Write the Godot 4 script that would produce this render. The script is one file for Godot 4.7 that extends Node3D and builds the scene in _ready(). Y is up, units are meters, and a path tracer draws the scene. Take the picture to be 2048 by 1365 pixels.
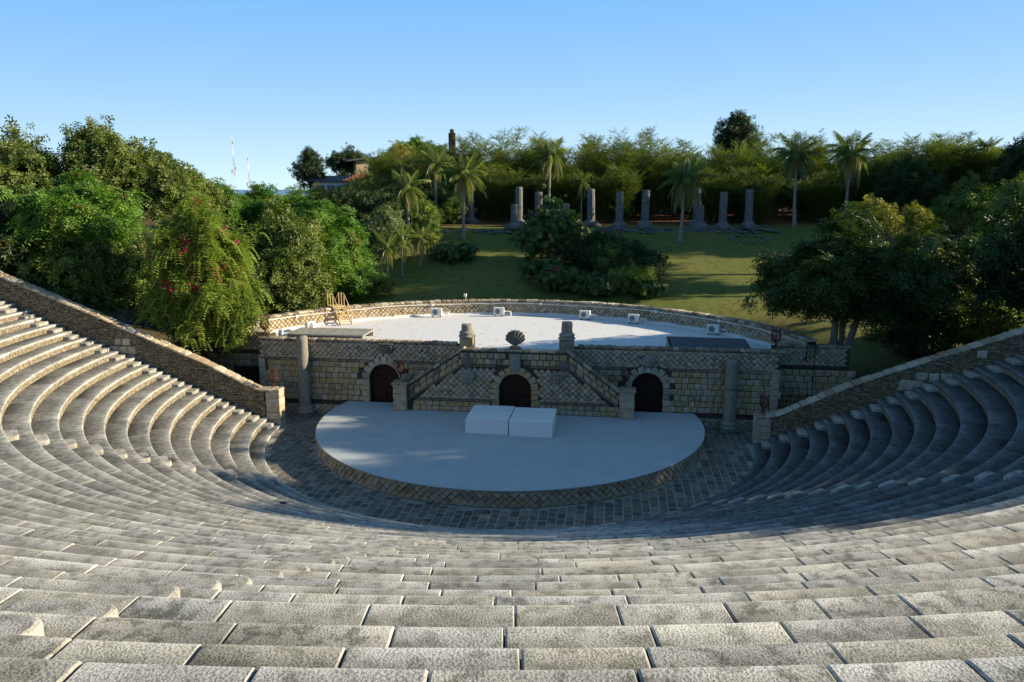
extends Node3D
# An open-air amphitheatre seen from its upper rows. Metres, y up; the round stage's centre on the orchestra floor is the origin, +z points at the audience.

var rng := RandomNumberGenerator.new()
var used := {}
var M := {}
var STONES: Array[Mesh] = []
var WEDGES: Array[Mesh] = []
var TWIG := {}
var FRONDS: Array[Mesh] = []
var eye := Vector3(5.95, 14.05, 43.6)
var ahead := Vector3(-0.133, 0, -0.991)
var side := Vector3(0.991, 0, -0.133)
var sun_dir := Vector3.ZERO
const TONES := [Color(.56, .425, .235), Color(.63, .515, .375), Color(.66, .57, .445), Color(.42, .335, .23), Color(.59, .455, .295), Color(.53, .385, .185), Color(.25, .205, .15), Color(.55, .465, .345), Color(.15, .142, .128), Color(.21, .196, .175), Color(.31, .29, .255)]
const EDGES := [14.5, 15.45, 16.35, 17.25, 18.15, 19.05, 19.95, 20.85, 21.7, 22.6, 23.6, 24.6, 25.58, 26.5, 27.48, 28.4, 29.3, 30.25, 31.15, 32.1, 33.1, 34.02, 34.95, 35.8, 36.68, 37.72, 38.66, 39.5, 40.4, 41.3, 42.2]

const TREES := [
	["broad_tree", "ragged olive-green tree at the far left edge of the woods", "tree", "woods left of the seats", -40.04, -12.78, 17.35, 10.49, 4.53, "olive", 1.00, 1, 0.00],
	["broad_tree", "tallest olive tree of the left woods with sky showing through its open crown", "tree", "woods left of the seats", -35.15, -15.46, 18.53, 11.97, 3.74, "olive", 1.00, 1, 0.00],
	["broad_tree", "leaning olive tree between the tallest one and the radio masts", "tree", "woods left of the seats", -32.05, -17.89, 16.84, 11.50, 3.10, "olive", 1.00, 1, 0.00],
	["broad_tree", "low rounded olive tree just left of the radio masts", "tree", "woods left of the seats", -32.23, -23.92, 15.26, 10.82, 2.74, "olive", 1.00, 1, 0.00],
	["feathery_tree", "bright green feathery tree in front of the tall olive trees", "tree", "woods left of the seats", -29.57, -5.11, 14.36, 10.34, 4.56, "feather", 1.20, 2, 0.00],
	["dark_tree", "shadowed dark green tree at the left edge under the bright feathery one", "tree", "woods left of the seats", -33.05, -3.13, 13.34, 8.31, 2.95, "dark", 1.00, 1, 0.00],
	["leafy_shrub", "tangled yellow-green shrub under the bright feathery tree", "shrub", "woods left of the seats", -28.91, -4.69, 11.03, 6.00, 3.84, "broad", 0.60, 3, 0.00],
	["leafy_shrub", "dark leafy shrub against the top of the left flank wall", "shrub", "woods left of the seats", -31.45, -3.34, 10.44, 7.65, 2.62, "broad", 0.60, 3, 0.00],
	["bougainvillea", "tall weeping bougainvillea with magenta flowers above the left flank wall", "bougainvillea", "", -20.41, -3.31, 12.99, 4.08, 3.76, "whip", 0.90, 3, 0.11],
	["feathery_tree", "small feathery green tree below the radio masts", "tree", "trees below the radio masts", -36.25, -35.49, 14.54, 10.80, 3.08, "feather", 1.00, 1, 0.00],
	["feathery_tree", "flat feathery tree right of the radio masts below the sea strip", "tree", "trees below the radio masts", -36.30, -45.57, 13.68, 9.87, 4.45, "feather", 1.00, 1, 0.00],
	["broad_tree", "big dense olive tree left of the timber steps", "tree", "trees left of the lawn", -20.38, -15.42, 12.23, 3.73, 4.41, "olive", 1.10, 2, 0.00],
	["feathery_tree", "green feathery mound of a tree behind the timber steps", "tree", "trees left of the lawn", -18.91, -21.67, 12.48, 5.06, 4.10, "feather", 1.00, 2, 0.00],
	["feathery_tree", "yellowish feathery treetop just under the sea strip", "tree", "trees below the radio masts", -29.75, -42.42, 13.25, 10.01, 4.83, "feather", 1.00, 1, 0.00],
	["leafy_shrub", "bushy dark shrub at the foot of the timber steps outside the parapet", "shrub", "trees left of the lawn", -15.31, -22.16, 6.26, 5.06, 1.81, "broad", 0.50, 3, 0.00],
	["leafy_shrub", "feathery shrub at the lower left corner of the lawn", "shrub", "trees left of the lawn", -16.46, -20.99, 8.09, 4.86, 1.91, "feather", 0.50, 3, 0.00],
	["pale_tree", "pale grey-green leafy tree left of the first tall palm", "tree", "trees left of the lawn", -17.28, -32.99, 11.73, 7.32, 2.60, "pale", 1.00, 2, 0.00],
	["lime_tree", "sunlit lime-green tree between the two left palms", "tree", "trees left of the lawn", -15.08, -39.34, 12.77, 8.54, 2.96, "lime", 1.00, 2, 0.00],
	["dark_tree", "shadowed dark tree on the slope behind the pale one", "tree", "trees on the left slope", -24.49, -44.13, 13.63, 9.77, 5.46, "dark", 1.00, 1, 0.00],
	["dark_tree", "dark dense tree behind the first tall palm", "tree", "trees on the left slope", -20.46, -50.72, 14.38, 9.96, 4.90, "dark", 1.00, 1, 0.00],
	["dark_tree", "dark thicket tree left of the leftmost standing column", "tree", "trees on the left slope", -15.64, -51.37, 13.01, 9.96, 3.06, "dark", 1.00, 2, 0.00],
	["lime_tree", "small yellow-green tree hanging beside the leftmost standing column", "tree", "trees on the left slope", -13.92, -50.59, 13.31, 10.34, 1.70, "lime", 1.00, 1, 0.00],
	["dark_tree", "round dark tree standing alone against the sky by the sea strip", "tree", "trees on the far hill", -47.66, -90.46, 20.65, 13.41, 2.91, "dark", 1.30, 1, 0.00],
	["umbrella_tree", "dark spreading tree with bare lower limbs above the white house", "tree", "trees on the far hill", -44.70, -102.97, 20.67, 16.61, 4.97, "dark", 1.20, 2, 0.00],
	["feathery_tree", "flat-topped green tree on the hill left of the chimney", "tree", "trees on the far hill", -28.62, -91.00, 22.05, 18.05, 5.38, "feather", 1.00, 1, 0.00],
	["broad_tree", "yellow-olive tree below the flat-topped one", "tree", "trees on the far hill", -27.81, -76.98, 19.90, 13.10, 4.69, "yellow", 1.00, 2, 0.00],
	["dark_tree", "dark tree between the white house and the red tiled roof", "tree", "trees on the far hill", -43.79, -97.03, 16.51, 12.03, 3.31, "dark", 1.00, 1, 0.00],
	["broad_tree", "olive tree in front of the red tiled roof", "tree", "trees on the far hill", -30.44, -70.57, 15.46, 10.59, 4.16, "olive", 1.00, 2, 0.00],
	["broad_tree", "yellowish shrubby tree before the white house", "tree", "trees on the far hill", -40.89, -77.24, 14.01, 10.82, 2.86, "yellow", 1.00, 2, 0.00],
	["tall_tree", "tall dark tree rising above the bamboo right of centre", "tree", "", 24.26, -88.00, 25.60, 16.60, 4.03, "dark", 1.40, 2, 0.00],
	["glossy_tree", "round glossy dark green tree with a pale trunk in the middle of the lawn", "tree", "", -0.37, -33.24, 12.60, 6.91, 3.80, "gloss", 1.10, 2, 0.00],
	["leafy_shrub", "dark shrub right of the round glossy tree", "shrub", "shrubs in the lawn bed", 4.41, -31.87, 9.55, 6.49, 3.32, "dark", 0.50, 3, 0.00],
	["leafy_shrub", "largest dark shrub at the right end of the lawn bed", "shrub", "shrubs in the lawn bed", 7.61, -29.27, 8.55, 5.88, 3.10, "dark", 0.50, 3, 0.00],
	["leafy_shrub", "bright leafy shrub between the dark ones in the lawn bed", "shrub", "shrubs in the lawn bed", 5.37, -28.97, 8.64, 5.88, 1.55, "broad", 0.50, 3, 0.00],
	["leafy_shrub", "low glossy shrub at the foot of the round tree", "shrub", "shrubs in the lawn bed", -0.90, -28.13, 7.27, 5.88, 2.37, "gloss", 0.40, 3, 0.00],
	["bougainvillea", "low red-flowered bougainvillea at the left of the lawn bed", "bougainvillea", "bougainvilleas in the lawn bed", 1.07, -25.87, 6.76, 5.37, 2.73, "gloss", 0.40, 3, 0.12],
	["bougainvillea", "sunlit red-flowered bougainvillea at the right of the lawn bed", "bougainvillea", "bougainvilleas in the lawn bed", 7.41, -26.21, 7.03, 5.27, 2.27, "lime", 0.40, 3, 0.22],
	["bougainvillea", "small red-flowered bougainvillea in the middle of the lawn bed", "bougainvillea", "bougainvilleas in the lawn bed", 4.13, -24.77, 6.26, 5.06, 2.16, "gloss", 0.40, 3, 0.12],
	["leafy_shrub", "spiky bright shrub at the right corner of the lawn bed by the parapet", "shrub", "shrubs in the lawn bed", 8.76, -24.88, 5.88, 4.96, 1.54, "gloss", 0.40, 3, 0.00],
	["low_hedge", "low bright green hedge on the lawn below the left palms", "hedge", "", -10.30, -33.42, 8.36, 7.21, 2.78, "gloss", 0.30, 4, 0.00],
	["flame_tree", "wide layered feathery tree in the planter beside the right of the stage building", "tree", "flame trees on the right", 19.74, -6.18, 11.38, 6.46, 5.52, "fern_dark", 1.15, 3, 0.00],
	["flame_tree", "second layered feathery tree further right behind the planter", "tree", "flame trees on the right", 26.39, -11.61, 11.06, 5.06, 3.97, "fern_dark", 1.10, 2, 0.00],
	["yellow_tree", "yellow-leaved tree behind the flame trees", "tree", "trees on the right", 28.24, -30.02, 12.73, 10.03, 2.66, "yellow", 1.00, 2, 0.00],
	["yellow_tree", "smaller yellow-leaved bush right of the yellow tree", "tree", "trees on the right", 31.80, -30.50, 12.30, 10.03, 1.42, "yellow", 1.00, 2, 0.00],
	["broad_tree", "mixed green and gold tree behind the right flame tree", "tree", "trees on the right", 42.00, -43.97, 13.92, 9.34, 4.41, "broad", 1.00, 2, 0.00],
	["dark_tree", "dark tree at the right edge of the picture against the sky", "tree", "trees on the right", 48.79, -49.93, 18.68, 10.69, 3.30, "dark", 1.00, 1, 0.00],
	["broad_tree", "olive tree at the right edge below the dark one", "tree", "trees on the right", 35.87, -20.95, 14.33, 8.71, 2.67, "olive", 1.00, 1, 0.00],
	["dark_tree", "dark round tree before the bamboo behind the rightmost palm", "tree", "trees on the right", 40.81, -59.96, 16.89, 9.99, 4.95, "dark", 1.00, 2, 0.00],
	["dark_tree", "dark tree filling the shade behind the right flame trees", "tree", "trees on the right", 30.19, -14.14, 9.93, 4.71, 3.61, "dark", 1.00, 2, 0.00],
	["leafy_shrub", "yellow-green undergrowth along the top of the right flank wall", "shrub", "trees on the right", 29.33, -9.99, 6.38, 4.08, 2.87, "broad", 0.40, 4, 0.00],
	["leafy_shrub", "dark undergrowth behind the middle of the right flank wall", "shrub", "trees on the right", 25.51, -8.46, 5.25, 3.55, 1.87, "dark", 0.40, 4, 0.00],
	["thicket_tree", "dark thicket tree behind the bamboo, leftmost of its row", "tree", "dark thicket behind the bamboo", -20.76, -73.89, 17.17, 10.65, 4.69, "dark", 0.80, 3, 0.00],
	["thicket_tree", "dark thicket tree behind the bamboo, under the chimney house", "tree", "dark thicket behind the bamboo", -14.79, -74.69, 17.90, 10.64, 4.69, "dark", 0.80, 3, 0.00],
	["thicket_tree", "dark thicket tree behind the bamboo, behind the leftmost column pair", "tree", "dark thicket behind the bamboo", -8.82, -75.49, 17.53, 10.64, 4.69, "dark", 0.80, 3, 0.00],
	["thicket_tree", "dark thicket tree behind the bamboo, behind the palm and the round tree", "tree", "dark thicket behind the bamboo", -2.85, -76.29, 17.53, 10.64, 4.69, "dark", 0.80, 3, 0.00],
	["thicket_tree", "dark thicket tree behind the bamboo, behind the third column gap", "tree", "dark thicket behind the bamboo", 3.12, -77.10, 17.90, 10.64, 4.69, "dark", 0.80, 3, 0.00],
	["thicket_tree", "dark thicket tree behind the bamboo, behind the middle columns", "tree", "dark thicket behind the bamboo", 9.09, -77.90, 17.53, 10.64, 4.69, "dark", 0.80, 3, 0.00],
	["thicket_tree", "dark thicket tree behind the bamboo, behind the lawn palm", "tree", "dark thicket behind the bamboo", 15.06, -78.70, 17.53, 10.64, 4.69, "dark", 0.80, 3, 0.00],
	["thicket_tree", "dark thicket tree behind the bamboo, under the tall dark tree", "tree", "dark thicket behind the bamboo", 21.03, -79.50, 17.90, 10.65, 4.69, "dark", 0.80, 3, 0.00],
	["thicket_tree", "dark thicket tree behind the bamboo, behind the rightmost column", "tree", "dark thicket behind the bamboo", 26.99, -80.30, 17.90, 10.64, 4.69, "dark", 0.80, 3, 0.00],
	["thicket_tree", "dark thicket tree behind the bamboo, behind the right palm trunk", "tree", "dark thicket behind the bamboo", 32.96, -81.10, 17.90, 10.64, 4.69, "dark", 0.80, 3, 0.00],
	["thicket_tree", "dark thicket tree behind the bamboo, behind the rightmost palm trunk", "tree", "dark thicket behind the bamboo", 39.68, -82.00, 17.90, 10.69, 4.69, "dark", 0.80, 3, 0.00],
	["thicket_tree", "dark thicket tree behind the bamboo, behind the yellow tree", "tree", "dark thicket behind the bamboo", 46.39, -82.90, 17.90, 12.86, 4.69, "dark", 0.80, 3, 0.00],
	["thicket_tree", "dark thicket tree behind the bamboo, above the right flame tree", "tree", "dark thicket behind the bamboo", 53.85, -83.90, 17.90, 15.27, 4.69, "dark", 0.80, 3, 0.00],
	["thicket_tree", "dark thicket tree behind the bamboo, rightmost of its row", "tree", "dark thicket behind the bamboo", 61.32, -84.91, 17.53, 17.67, 4.69, "dark", 0.80, 3, 0.00],
	["leafy_shrub", "yellow-green shrub behind the bougainvillea at the foot of the left woods", "shrub", "woods left of the seats", -27.64, -9.40, 8.98, 4.56, 2.54, "lime", 0.50, 4, 0.00],
	["leafy_shrub", "dark shrub between the bougainvillea and the big olive tree", "shrub", "woods left of the seats", -21.74, -11.20, 8.89, 4.40, 2.03, "dark", 0.50, 4, 0.00],
	["leafy_shrub", "low leafy shrub at the left end of the parapet", "shrub", "woods left of the seats", -19.17, -3.48, 6.71, 4.08, 1.59, "broad", 0.50, 4, 0.00],
	["leafy_shrub", "sunlit grassy bush in the glade behind the flame tree trunk", "shrub", "trees on the right", 25.17, -14.47, 3.45, 3.55, 1.40, "lime", 0.40, 4, 0.00],
]
const BAMBOOS := [
	["bamboo clump left of the second palm, below the hill houses", -25.24, -65.22, 19.20, 2.90, false],
	["bamboo clump behind the second palm crown", -19.29, -61.98, 19.92, 3.20, false],
	["bamboo clump right below the brick chimney", -18.06, -70.22, 19.80, 3.50, false],
	["bamboo clump with a tall plume right of the brick chimney", -14.56, -64.63, 21.35, 2.90, false],
	["bamboo clump right of the third palm, low and dense", -10.72, -61.11, 19.82, 3.20, false],
	["bamboo clump with pale plumes above the leftmost column pair", -9.36, -69.37, 22.03, 3.50, false],
	["bamboo clump left of the fourth palm crown", -6.00, -63.76, 21.35, 2.90, false],
	["bamboo clump straight behind the fourth palm", -4.32, -74.08, 20.89, 3.20, false],
	["bamboo clump above the round glossy tree", 0.15, -62.57, 19.82, 3.50, false],
	["bamboo clump behind the column right of the glossy tree", 2.61, -68.96, 21.49, 2.90, false],
	["bamboo clump between the first two columns right of the glossy tree", 5.11, -61.22, 20.08, 3.20, false],
	["bamboo clump with the tallest bent plume of the middle", 7.35, -69.59, 21.89, 3.50, false],
	["bamboo clump above the gap between the middle columns", 10.04, -63.90, 20.83, 2.90, false],
	["bamboo clump left behind the fifth palm crown", 13.41, -70.40, 20.55, 3.20, false],
	["bamboo clump right behind the fifth palm crown", 16.30, -64.74, 19.82, 3.50, false],
	["bamboo clump below the tall dark tree", 20.02, -71.29, 19.74, 2.90, false],
	["bamboo clump behind the rightmost standing column", 22.89, -65.62, 20.07, 3.20, false],
	["bamboo clump left behind the sixth palm crown", 27.54, -72.30, 21.22, 3.50, false],
	["bamboo clump right behind the sixth palm crown", 30.47, -66.64, 21.09, 2.90, false],
	["bamboo clump between the two right palms", 35.34, -73.35, 20.81, 3.20, false],
	["bamboo clump right of the rightmost tall palm", 38.71, -67.75, 20.07, 3.50, false],
	["bamboo clump above the yellow tree, wide and dense", 44.39, -74.56, 20.95, 2.90, false],
	["bamboo clump right of the wide dense clump above the yellow tree", 44.88, -66.56, 20.58, 3.20, false],
	["bamboo clump with a long plume leaning right near the right edge", 50.07, -71.29, 21.35, 3.50, false],
	["bamboo clump low one near the right edge of the picture", 51.35, -67.43, 19.83, 2.90, false],
	["bamboo clump rightmost, beside the dark edge tree", 57.39, -74.29, 19.24, 3.20, false],
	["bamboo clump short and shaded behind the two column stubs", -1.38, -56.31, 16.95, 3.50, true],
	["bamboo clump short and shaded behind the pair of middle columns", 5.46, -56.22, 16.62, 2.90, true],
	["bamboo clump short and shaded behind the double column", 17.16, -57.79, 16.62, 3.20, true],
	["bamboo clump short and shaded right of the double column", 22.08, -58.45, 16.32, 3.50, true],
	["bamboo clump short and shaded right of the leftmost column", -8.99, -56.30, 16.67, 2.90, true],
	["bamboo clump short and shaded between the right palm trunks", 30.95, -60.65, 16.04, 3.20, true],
]
const PALMS := [
	["coconut_palm", "coconut palm furthest left, dark crown before the hill trees", -15.88, -37.21, 14.03, Vector3(0.03, 0, -0.00), 0.82, 17],
	["coconut_palm", "thin tall coconut palm, second from the left", -15.74, -49.95, 16.82, Vector3(-0.22, 0, 0.03), 0.82, 18],
	["coconut_palm", "coconut palm with a wide golden-edged crown before the leftmost column", -10.84, -41.22, 15.40, Vector3(0.30, 0, -0.04), 0.95, 20],
	["coconut_palm", "coconut palm rising behind the round glossy tree", -2.52, -52.12, 17.88, Vector3(0.43, 0, -0.06), 0.85, 18],
	["coconut_palm", "coconut palm alone on the middle of the lawn before the columns", 12.48, -42.63, 14.96, Vector3(0.65, 0, -0.09), 0.95, 20],
	["coconut_palm", "big coconut palm right of the last standing column", 26.19, -51.64, 17.71, Vector3(-0.56, 0, 0.08), 0.98, 20],
	["coconut_palm", "coconut palm furthest right with arching fronds against the sky", 32.88, -56.47, 17.87, Vector3(0.53, 0, -0.07), 1.10, 20],
	["slender_palm", "slender pale-stemmed palm between the stub and the column right of the glossy tree", 1.43, -53.66, 14.74, Vector3(0.03, 0, -0.00), 0.55, 11],
	["slender_palm", "palm crown showing above the bamboo at the right edge", 53.42, -67.70, 18.96, Vector3(-0.73, 0, 0.10), 0.62, 12],
	["slender_palm", "lowest, leftmost young palm at the left edge of the lawn", -15.00, -26.23, 8.63, Vector3(.1, 0, .05), 0.62, 13],
	["slender_palm", "middle, fullest young palm at the left edge of the lawn", -14.06, -27.87, 9.34, Vector3(.1, 0, .05), 0.62, 13],
	["slender_palm", "highest, rightmost young palm at the left edge of the lawn", -12.95, -30.55, 9.15, Vector3(.1, 0, .05), 0.62, 13],
]
const RUINS := [
	[-12.14, -52.85, 14.38, "leftmost standing column, behind the golden-edged palm"],
	[-5.74, -49.67, 14.25, "tall column of the left pair, beside a stub"],
	[-5.82, -46.23, 12.29, "short column stub in front of the left pair"],
	[-3.10, -47.00, 13.69, "column half hidden behind the round glossy tree"],
	[-0.02, -47.01, 12.40, "short stub just above the round glossy tree"],
	[2.77, -50.01, 14.02, "column right beside the round glossy tree"],
	[6.07, -48.03, 13.74, "second column right of the round glossy tree"],
	[8.95, -48.62, 13.91, "third column right of the round glossy tree"],
	[15.19, -52.48, 14.14, "tall column behind the short one right of the lawn palm"],
	[15.17, -48.85, 12.24, "short column in front of the tall one right of the lawn palm"],
	[17.78, -49.40, 13.69, "second column from the right end of the row"],
	[20.74, -50.00, 13.97, "rightmost standing column"],
]
const HOUSES := [Vector3(-43.30, 12.28, -91.04), Vector3(-35.54, 13.20, -84.02), Vector3(-39.87, 16.39, -101.59), Vector3(-21.91, 17.97, -88.87)]
const MASTS := [[Vector3(-151.16, -26.55, -268.27), 60.93, 2.20, 0.24, "tall red and white lattice radio mast, left of the two"], [Vector3(-145.34, -25.70, -269.05), 53.13, 0.60, 0.30, "shorter radio mast crowded with antennas, right of the two"]]
const SHADE := [  # unseen trees; those right of the lawn are added to shade it
	["tall tree outside the right end of the right flank wall, nearest the stage", 30.5, -5.0, 12.6, 6.0, 5.0],
	["tall tree outside the right end of the right flank wall, behind the nearest one", 37.0, -3.0, 15.0, 7.5, 6.0],
	["tall tree beyond the upper right seats, lowest on the slope", 46.5, -4.0, 21.4, 9.5, 6.0],
	["tall tree beyond the upper right seats, second up the slope", 48.5, 2.5, 22.6, 12.0, 5.5],
	["tall tree beyond the upper right seats, third up the slope", 50.0, 9.5, 22.6, 12.0, 5.5],
	["tall tree beyond the upper right seats, highest on the slope", 51.0, 15.3, 21.0, 12.0, 4.8],
	["tall unseen tree added right of the lawn to shade it, nearest the lit grass", 63.0, -49.0, 33.0, 14.0, 6.0],
	["tall unseen tree added right of the lawn to shade it, second from the lit grass", 67.0, -54.0, 41.0, 14.0, 8.0],
	["tall unseen tree added right of the lawn to shade it, third from the lit grass", 64.0, -57.0, 31.0, 14.0, 6.0],
	["tall unseen tree added right of the lawn to shade it, farthest from the lit grass", 70.0, -64.0, 29.0, 14.0, 6.5],
	["tall unseen tree added right of the lawn to shade it, standing back behind the others", 75.0, -55.0, 33.0, 14.0, 7.0],
	["tall slim unseen tree added to shade the lawn, nearer the columns than its twin", 53.0, -38.0, 31.5, 21.0, 5.5],
	["tall slim unseen tree added to shade the lawn, nearer the stage than its twin", 53.5, -32.0, 31.0, 21.8, 4.2],
]

func row_h(i: int) -> float: return .61 + .387 * i

class MB:
	var v := PackedVector3Array()
	var c := PackedColorArray()
	var tinted := false
	var col := Color.WHITE:
		set(x):
			col = x
			tinted = true
	func tri(a: Vector3, b: Vector3, d: Vector3) -> void:
		v.append(a); v.append(d); v.append(b)
		c.append(col); c.append(col); c.append(col)
	func quad(a: Vector3, b: Vector3, d: Vector3, e: Vector3) -> void:
		tri(a, b, d)
		tri(a, d, e)
	func facing(pts: Array, out: Vector3) -> void:
		var n: Vector3 = (pts[1] - pts[0]).cross(pts[2] - pts[0])
		if n.dot(out) < 0:
			pts.reverse()
		for k in range(1, pts.size() - 1):
			tri(pts[0], pts[k], pts[k + 1])
	func vc(p: Vector3, k: Color) -> void:
		v.append(p); c.append(k)
	func done(smooth := false) -> ArrayMesh:
		var a := []
		a.resize(Mesh.ARRAY_MAX)
		a[Mesh.ARRAY_VERTEX] = v
		if tinted:
			a[Mesh.ARRAY_COLOR] = c
		if smooth:
			var st := SurfaceTool.new()
			st.create_from_arrays(a, Mesh.PRIMITIVE_TRIANGLES)
			st.generate_normals()
			return st.commit()
		var m := ArrayMesh.new()
		m.add_surface_from_arrays(Mesh.PRIMITIVE_TRIANGLES, a)
		return m

# ---- naming and tagging
func numbered(called: String) -> String:
	var n: int = used.get(called, 0)
	used[called] = n + 1
	return called if n == 0 else "%s_%03d" % [called, n]

func obj(called: String, mesh: Mesh, mat: Material, parent: Node3D = null, at := Vector3.ZERO) -> MeshInstance3D:
	var o := MeshInstance3D.new()
	o.mesh = mesh
	o.material_override = mat
	o.position = at
	if parent == null:
		o.name = numbered(called)
		add_child(o)
	else:
		o.name = called
		parent.add_child(o, true)
	return o

func tag(o: Node3D, label: String, category: String, group := "") -> Node3D:
	o.set_meta("label", label)
	o.set_meta("category", category)
	if group != "":
		o.set_meta("group", group)
	return o

func thing(called: String, label: String, category: String, at := Vector3.ZERO, turn := 0.0, group := "") -> Node3D:
	var o := Node3D.new()
	o.name = numbered(called)
	add_child(o)
	o.position = at
	o.rotation.y = turn
	return tag(o, label, category, group)

func dup(root: Node3D, label: String, at: Vector3, turn := 0.0) -> Node3D:
	var r: Node3D = root.duplicate()
	var plain: String = root.name
	r.name = numbered(plain)
	add_child(r)
	r.position = at
	r.rotation.y = turn
	r.set_meta("label", label)
	return r

func structure(o: Node3D, label: String, category: String) -> void:
	o.set_meta("kind", "structure")
	tag(o, label, category)

func many(called: String, mesh: Mesh, mat: Material, xf: Array, cols: Array, parent: Node3D) -> MultiMeshInstance3D:
	var mm := MultiMesh.new()
	mm.transform_format = MultiMesh.TRANSFORM_3D
	mm.use_colors = true
	mm.mesh = mesh
	mm.instance_count = xf.size()
	for i in xf.size():
		mm.set_instance_transform(i, xf[i])
		mm.set_instance_color(i, cols[i])
	var o := MultiMeshInstance3D.new()
	o.multimesh = mm
	o.material_override = mat
	o.name = called
	o.set_meta("kind", "stuff")
	parent.add_child(o, true)
	return o

# stones of one kind on one thing: the 300 nearest as parts, the rest as one part
func lay(called: String, list: Array, parent: Node3D, meshes: Array, rest_name: String) -> void:
	list.sort_custom(func(a, b): return a[0] < b[0])
	var xf := []
	var cols := []
	for i in list.size():
		var s: Array = list[i]
		if i < 300:
			var o := obj(called, meshes[s[2] % meshes.size()], M["stone%d" % s[3]], parent)
			o.transform = s[1]
		else:
			xf.append(s[1])
			cols.append(TONES[s[3]])
	if xf.size():
		many(rest_name, meshes[0], M.stone_tinted, xf, cols, parent)

func stone_at(p: Vector3, right: Vector3, up: Vector3, out: Vector3, w: float, h: float, deep: float, turned: bool, tone := -1) -> Array:
	var a := PI / 4 if turned else 0.0
	a += rng.randfn(0, .035)
	var r := right * cos(a) + up * sin(a)
	var u := up * cos(a) - right * sin(a)
	if tone < 0:
		tone = [0, 0, 1, 1, 1, 2, 1, 3, 4, 4, 4, 7, 7, 3][rng.randi() % 14]
	return [p.distance_to(eye), Transform3D(Basis(r * w, u * h, out * deep), p), rng.randi() % 60, tone]

# ---- shapes
func cbox(b: MB, xf: Transform3D, size: Vector3, bev := .02, jit := 0.0) -> void:
	var h := size / 2
	bev = minf(bev, minf(h.x, minf(h.y, h.z)) * .6)
	var p := {}
	for k in 8:
		var s := Vector3(1 if k & 1 else -1, 1 if k & 2 else -1, 1 if k & 4 else -1)
		var j := Vector3(rng.randf_range(-jit, jit), rng.randf_range(-jit, jit), rng.randf_range(-jit, jit)) if jit > 0 else Vector3.ZERO
		for a in 3:
			var q := (h - Vector3.ONE * bev) * s
			q[a] = h[a] * s[a]
			p[k * 3 + a] = xf * (q + j)
	var bs := xf.basis
	for a in 3:
		var ba := 1 << a
		var b1 := 1 << ((a + 1) % 3)
		var b2 := 1 << ((a + 2) % 3)
		var out := Vector3.ZERO
		for sgn in 2:
			out = Vector3.ZERO
			out[a] = 1 if sgn else -1
			var base := ba if sgn else 0
			b.facing([p[base * 3 + a], p[(base | b1) * 3 + a], p[(base | b1 | b2) * 3 + a], p[(base | b2) * 3 + a]], bs * out)
		for s1 in 2:
			for s2 in 2:
				var k0 := (b1 if s1 else 0) | (b2 if s2 else 0)
				var k1 := k0 | ba
				out = Vector3.ZERO
				out[(a + 1) % 3] = 1 if s1 else -1
				out[(a + 2) % 3] = 1 if s2 else -1
				b.facing([p[k0 * 3 + (a + 1) % 3], p[k1 * 3 + (a + 1) % 3], p[k1 * 3 + (a + 2) % 3], p[k0 * 3 + (a + 2) % 3]], bs * out)
	for k in 8:
		var out2 := Vector3(1 if k & 1 else -1, 1 if k & 2 else -1, 1 if k & 4 else -1)
		b.facing([p[k * 3], p[k * 3 + 1], p[k * 3 + 2]], bs * out2)

func box_mesh(size: Vector3, bev := .02, jit := 0.0, at := Vector3.ZERO) -> ArrayMesh:
	var b := MB.new()
	cbox(b, Transform3D(Basis(), at), size, bev, jit)
	return b.done()

func box(b: MB, at: Vector3, size: Vector3, bev := .01, turn := 0.0) -> void:
	cbox(b, Transform3D(Basis(Vector3.UP, turn), at), size, bev)

func tube(b: MB, pts: Array, radii: Array, n := 7, wob := 0.0) -> void:
	var rings := []
	for i in pts.size():
		var d: Vector3 = (pts[mini(i + 1, pts.size() - 1)] - pts[maxi(i - 1, 0)]).normalized()
		var x := d.cross(Vector3(.31, .2, .93)).normalized()
		if absf(d.dot(Vector3(.31, .2, .93))) > .95:
			x = d.cross(Vector3(.93, .2, -.31)).normalized()
		var y := d.cross(x)
		var ring := []
		for k in n:
			var a := TAU * k / n
			var r: float = radii[i] * (1.0 + (rng.randf_range(-wob, wob) if wob > 0 else 0.0))
			ring.append(pts[i] + (x * cos(a) + y * sin(a)) * r)
		rings.append(ring)
	for i in pts.size() - 1:
		for k in n:
			var k2 := (k + 1) % n
			b.quad(rings[i][k], rings[i][k2], rings[i + 1][k2], rings[i + 1][k])
	for k in range(1, n - 1):
		b.tri(rings[0][0], rings[0][k + 1], rings[0][k])
		b.tri(rings[-1][0], rings[-1][k], rings[-1][k + 1])

func rod(b: MB, p: Vector3, q: Vector3, r: float, n := 6) -> void:
	tube(b, [p, q], [r, r], n)

func lathe(b: MB, prof: Array, at := Vector3.ZERO, n := 20, wob := 0.0, flutes := 0) -> void:
	var rings := []
	for q in prof:
		var ring := []
		for k in n:
			var a := TAU * k / n
			var r: float = q[0] * (1.0 + (rng.randf_range(-wob, wob) if wob > 0 else 0.0))
			if flutes:
				r *= 1.0 - .07 * absf(sin(a * flutes / 2.0))
			ring.append(at + Vector3(cos(a) * r, q[1] + (rng.randf_range(-wob, wob) * .3 if wob > 0 else 0.0), -sin(a) * r))
		rings.append(ring)
	for i in prof.size() - 1:
		for k in n:
			var k2 := (k + 1) % n
			b.quad(rings[i][k], rings[i][k2], rings[i + 1][k2], rings[i + 1][k])
	var top := Vector3.ZERO
	for p in rings[-1]:
		top += p
	top /= n
	for k in n:
		b.tri(top, rings[-1][k], rings[-1][(k + 1) % n])

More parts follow.
